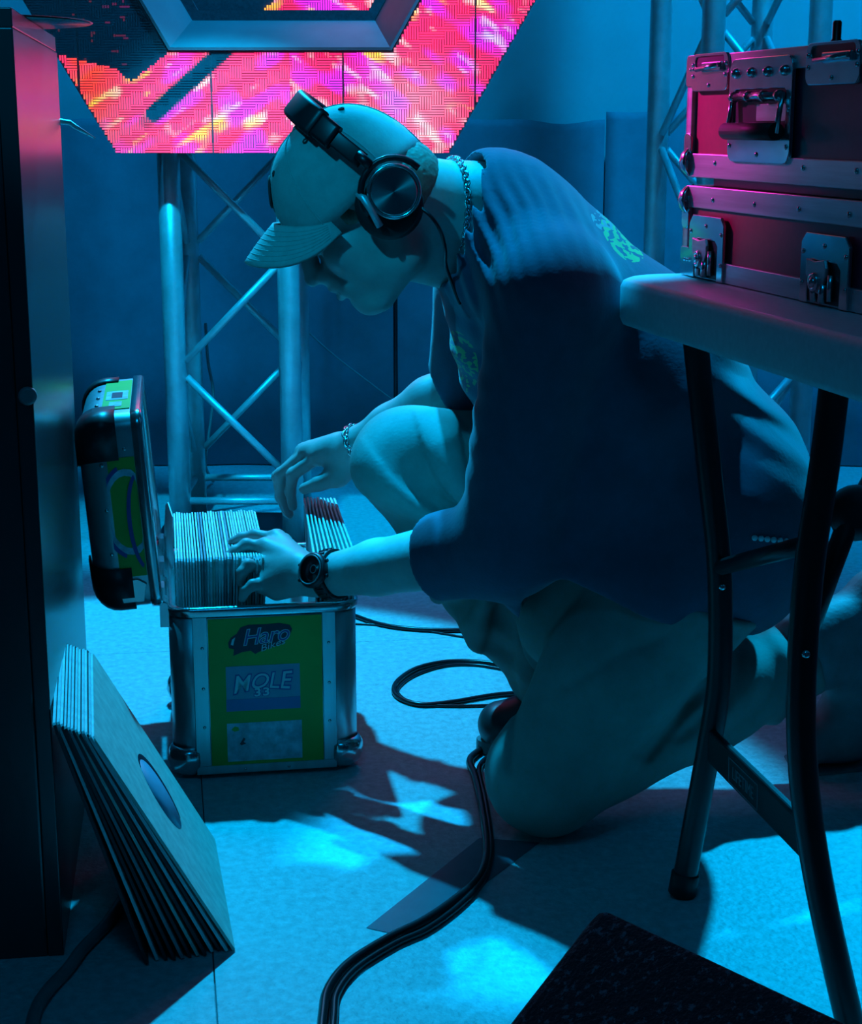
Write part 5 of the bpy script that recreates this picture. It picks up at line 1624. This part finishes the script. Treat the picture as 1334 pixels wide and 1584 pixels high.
# hair at nape and temples
V = Vol(tuple(HO - Vector((0.16, 0.14, 0.16))), tuple(HO + Vector((0.20, 0.14, 0.16))), 0.003)
V.ell(hp(-0.026, 0.008), HAX, (0.070 * HS, 0.0765 * HS, 0.064 * HS), 0.01)
V.cone(hp(0.03, 0.024, -0.060), hp(0.03, 0.024, 0.060), 0.013, 0.013, 0.02)
V.plane_cut(hp(0.036, 0), hf, tuple(HO - Vector((0.2,) * 3)), tuple(HO + Vector((0.2,) * 3)))
V.plane_cut(hp(0, -0.040), -hu - hf * 0.2, tuple(HO - Vector((0.2,) * 3)), tuple(HO + Vector((0.22,) * 3)))
V.ell(hp(0.045, -0.045), HAX, (0.075, 0.10, 0.065), 0.01, 'sub')
V.displace(lambda p: 0.0020 * (n3(p * 260) - 0.5))
hair = V.mesh('hair', M['hair'], person, relax=0)
del V

# ---- headphones (worn over the cap)
cupc = Vector((-0.034, 0.006, -0.104))
hph = empty('headphones', hp(-0.01, 0.02), 'black studio headphones with round metal ear discs worn over the cap', 'headphones')
btop = Vector((-0.014, 0.163, 0))
def band_pt(w):
    """w 0..pi from near cup to far cup"""
    s = math.sin(w) ** 0.8; c = -math.cos(w)
    base = Vector((cupc.x, 0.035, 0))
    p = base.lerp(btop, s)
    return Vector((p.x, p.y, c * 0.103))
def ribbon(w0, w1, n, wid, th):
    rings = []
    for i in range(n + 1):
        w = w0 + (w1 - w0) * i / n
        p = band_pt(w); t = (band_pt(min(w + 0.02, math.pi)) - band_pt(max(w - 0.02, 0))).normalized()
        side = Vector((1, -0.14, 0)); side = (side - t * side.dot(t)).normalized(); nn = t.cross(side).normalized()
        ring_ = []
        for x, y in rrect(wid, th, th * 0.42, 3):
            q_ = p + side * x + nn * y
            ring_.append(hp(*q_))
        rings.append(ring_)
    return MB().loft(rings)
ribbon(math.radians(38), math.radians(142), 22, 0.036, 0.013).build('headband', M['black'], hph)
ribbon(math.radians(6), math.radians(40), 8, 0.020, 0.006).build('slider', M['black'], hph)
ribbon(math.radians(140), math.radians(174), 8, 0.020, 0.006).build('slider', M['black'], hph)
ribbon(math.radians(24), math.radians(40), 5, 0.030, 0.011).build('slider_sleeve', M['black_metal'], hph)
for s in (-1, 1):
    c = Vector((cupc.x, cupc.y, cupc.z * -s)) if s > 0 else cupc
    c = Vector((cupc.x, cupc.y, s * 0.108))
    ax = hl * s
    cw = hp(c.x, c.y, c.z)
    mb = MB(); mb.lathe(hp(c.x + 0.016, c.y - 0.008, c.z) - ax * 0.026, ax, [(0.024, -0.004), (0.038, -0.004), (0.043, 0.003), (0.042, 0.012), (0.036, 0.016), (0.024, 0.016)], 32)
    pc_ = hp(c.x + 0.014, c.y - 0.010, c.z)
    mb.build('ear_pad', M['rubber'], hph)
    mb = MB(); mb.lathe(cw - ax * 0.012, ax, [(0.030, 0), (0.034, 0.004), (0.034, 0.014), (0.032, 0.020), (0.029, 0.020)], 40)
    cup = mb.build('ear_cup', M['black'], hph)
    o = MB().lathe((0, 0, 0), (0, 0, 1), [(0.0285, 0.0), (0.0285, 0.0020), (0.0275, 0.0028), (0.0012, 0.0022)], 48).build('metal_disc', M['spun'], None)
    for p_ in o.data.polygons: p_.use_smooth = False
    o.matrix_world = Matrix.Translation(cw + ax * 0.0078) @ ax.to_track_quat('Z', 'Y').to_matrix().to_4x4()
    parent_keep(o, cup)
    mb = MB(); mb.torus(cw + ax * 0.008, ax, 0.0312, 0.0024, 36, 8); mb.build('trim_ring', M['chrome'], cup)
    # yoke
    mb = MB(); pts = []
    for k in range(11):
        a = math.radians(100 + 200 * k / 10 - 100)
    y0 = hp(c.x, 0.040, s * 0.108)
    arc_ = [hp(c.x + 0.039 * math.cos(math.radians(a)), c.y + 0.039 * math.sin(math.radians(a)), s * 0.112) for a in range(0, 181, 15)]
    mb.tube(arc_, 0.0042, 8); mb.build('yoke', M['black_metal'], hph)
    mb = MB(); mb.tube([hp(c.x, c.y + 0.039, s * 0.112), hp(c.x + 0.002, 0.066, s * 0.106)], 0.0065, 10); mb.build('hinge', M['black_metal'], hph)
mb = MB(); mb.tube([P(553, 301, 2.065), P(562, 306, 2.055), P(574, 325, 2.055), P(588, 350, 2.06)], 0.0038, 8, rs=[0.0030, 0.0048, 0.0040, 0.0048]); mb.build('folding_arm', M['alu_tube'], hph)
mb = MB(); mb.tube(smooth_path([P(652, 322, 2.06), P(668, 336, 2.055), P(682, 358, 2.06), P(689, 385, 2.08), P(690, 410, 2.11), P(700, 440, 2.13), P(712, 470, 2.14)], 5), 0.0024, 8); mb.build('cord', M['cable'], hph)

# ---- necklace, bracelet, watch
def chain(center, ax, R, nl, rl, rw, a0=0, a1=360, sx=1.0, udir=None):
    mb = MB(); ax = Vector(ax).normalized(); u = Vector(udir or (0, 0, 1)); u = (u - ax * u.dot(ax)).normalized(); w = ax.cross(u)
    for k in range(nl):
        a = math.radians(a0 + (a1 - a0) * k / nl)
        rad = u * math.cos(a) + w * math.sin(a); tan = -u * math.sin(a) + w * math.cos(a)
        c = Vector(center) + u * math.cos(a) * R * sx + w * math.sin(a) * R
        axl = (rad * 0.8 + ax * (0.6 if k % 2 else -0.6)).normalized()
        mb.torus(c, axl, rl, rw, 10, 6, 1.45, tan)
    return mb
nc = hp(-0.030, -0.015).lerp(NB, 0.62)
nax = (NB - hp(-0.030, -0.015)).normalized()
chain(nc, nax + Vector((0, 0, 0.12)), 0.0685, 64, 0.0036, 0.0015).build('necklace', M['silver'], person)['kind'] = 'stuff'
bd = (E_L - W_L).normalized()
chain(W_L + bd * 0.004, bd, 0.0315, 24, 0.0052, 0.0021).build('bracelet', M['silver'], person)['kind'] = 'stuff'
wd = (E_R - W_R).normalized(); wc = W_R + wd * 0.028
watch = empty('wristwatch', wc, 'chunky black sports watch on the wrist over the case rim', 'watch')
wf = Vector((-0.12, -0.88, 0.45)); wf = (wf - wd * wf.dot(wd)).normalized(); wu = wd.cross(wf).normalized()
mb = MB(); rings = []
for k in range(33):
    a = 2 * math.pi * k / 32
    d_ = wf * math.cos(a) + wu * math.sin(a); c = wc + d_ * 0.0335
    rings.append([c + wd * x + d_ * y for x, y in ((-0.011, -0.001), (0.011, -0.001), (0.011, 0.0030), (0.006, 0.0042), (-0.006, 0.0042), (-0.011, 0.0030))])
mb.loft(rings, False, False); mb.build('strap', M['rubber'], watch)
fc = wc + wf * 0.034
mb = MB(); mb.lathe(fc, wf, [(0.020, 0), (0.025, 0.002), (0.026, 0.008), (0.024, 0.012), (0.0205, 0.0135), (0.0195, 0.0115)], 28); mb.build('watch_body', M['black'], watch)
mb = MB(); mb.lathe(fc + wf * 0.0112, wf, [(0.0193, 0), (0.0193, 0.0008), (0.001, 0.0008)], 28); mb.build('dial', M['vinyl'], watch)
mb = MB(); mb.torus(fc + wf * 0.0135, wf, 0.0208, 0.0011, 28, 6); mb.torus(fc + wf * 0.0124 + wd * 0.006, wf, 0.0058, 0.0006, 20, 5); mb.build('bezel_ring', M['grey_cable'], watch)
mb = MB()
for s in (-1, 1):
    for t in (-0.5, 0.5):
        mb.lathe(fc + wf * 0.006 + wd * (s * 0.024) + wu * (t * 0.022), wd * s, [(0.0028, 0), (0.0030, 0.003), (0.002, 0.0042)], 8)
for t in (-1, 1):
    for k in range(3):
        c = wc + (wf * math.cos(t * (0.78 + 0.24 * k)) + wu * math.sin(t * (0.78 + 0.24 * k))) * 0.0375
        mb.tube([c - wd * 0.008, c + wd * 0.008], 0.0016, 6)
mb.build('buttons_and_ridges', M['black'], watch)['kind'] = 'stuff'
# belt studs at the back hem, coloured white to stand in for a glint
from mathutils.bvhtree import BVHTree
shirt_tree = BVHTree.FromPolygons([v.co for v in shirt.data.vertices], [tuple(p.vertices) for p in shirt.data.polygons])
mb = MB()
for k in range(6):
    rr_ = ray(1168 + 9.8 * k, 832 + 1.0 * k).normalized()
    hit = shirt_tree.ray_cast(Vector((0, 0, H)), rr_)[0]
    if hit is not None: mb.sphere(hit - rr_ * 0.001, 0.0040, 8, 6)
mb.build('belt_studs', M['ink_light'], person)['kind'] = 'stuff'
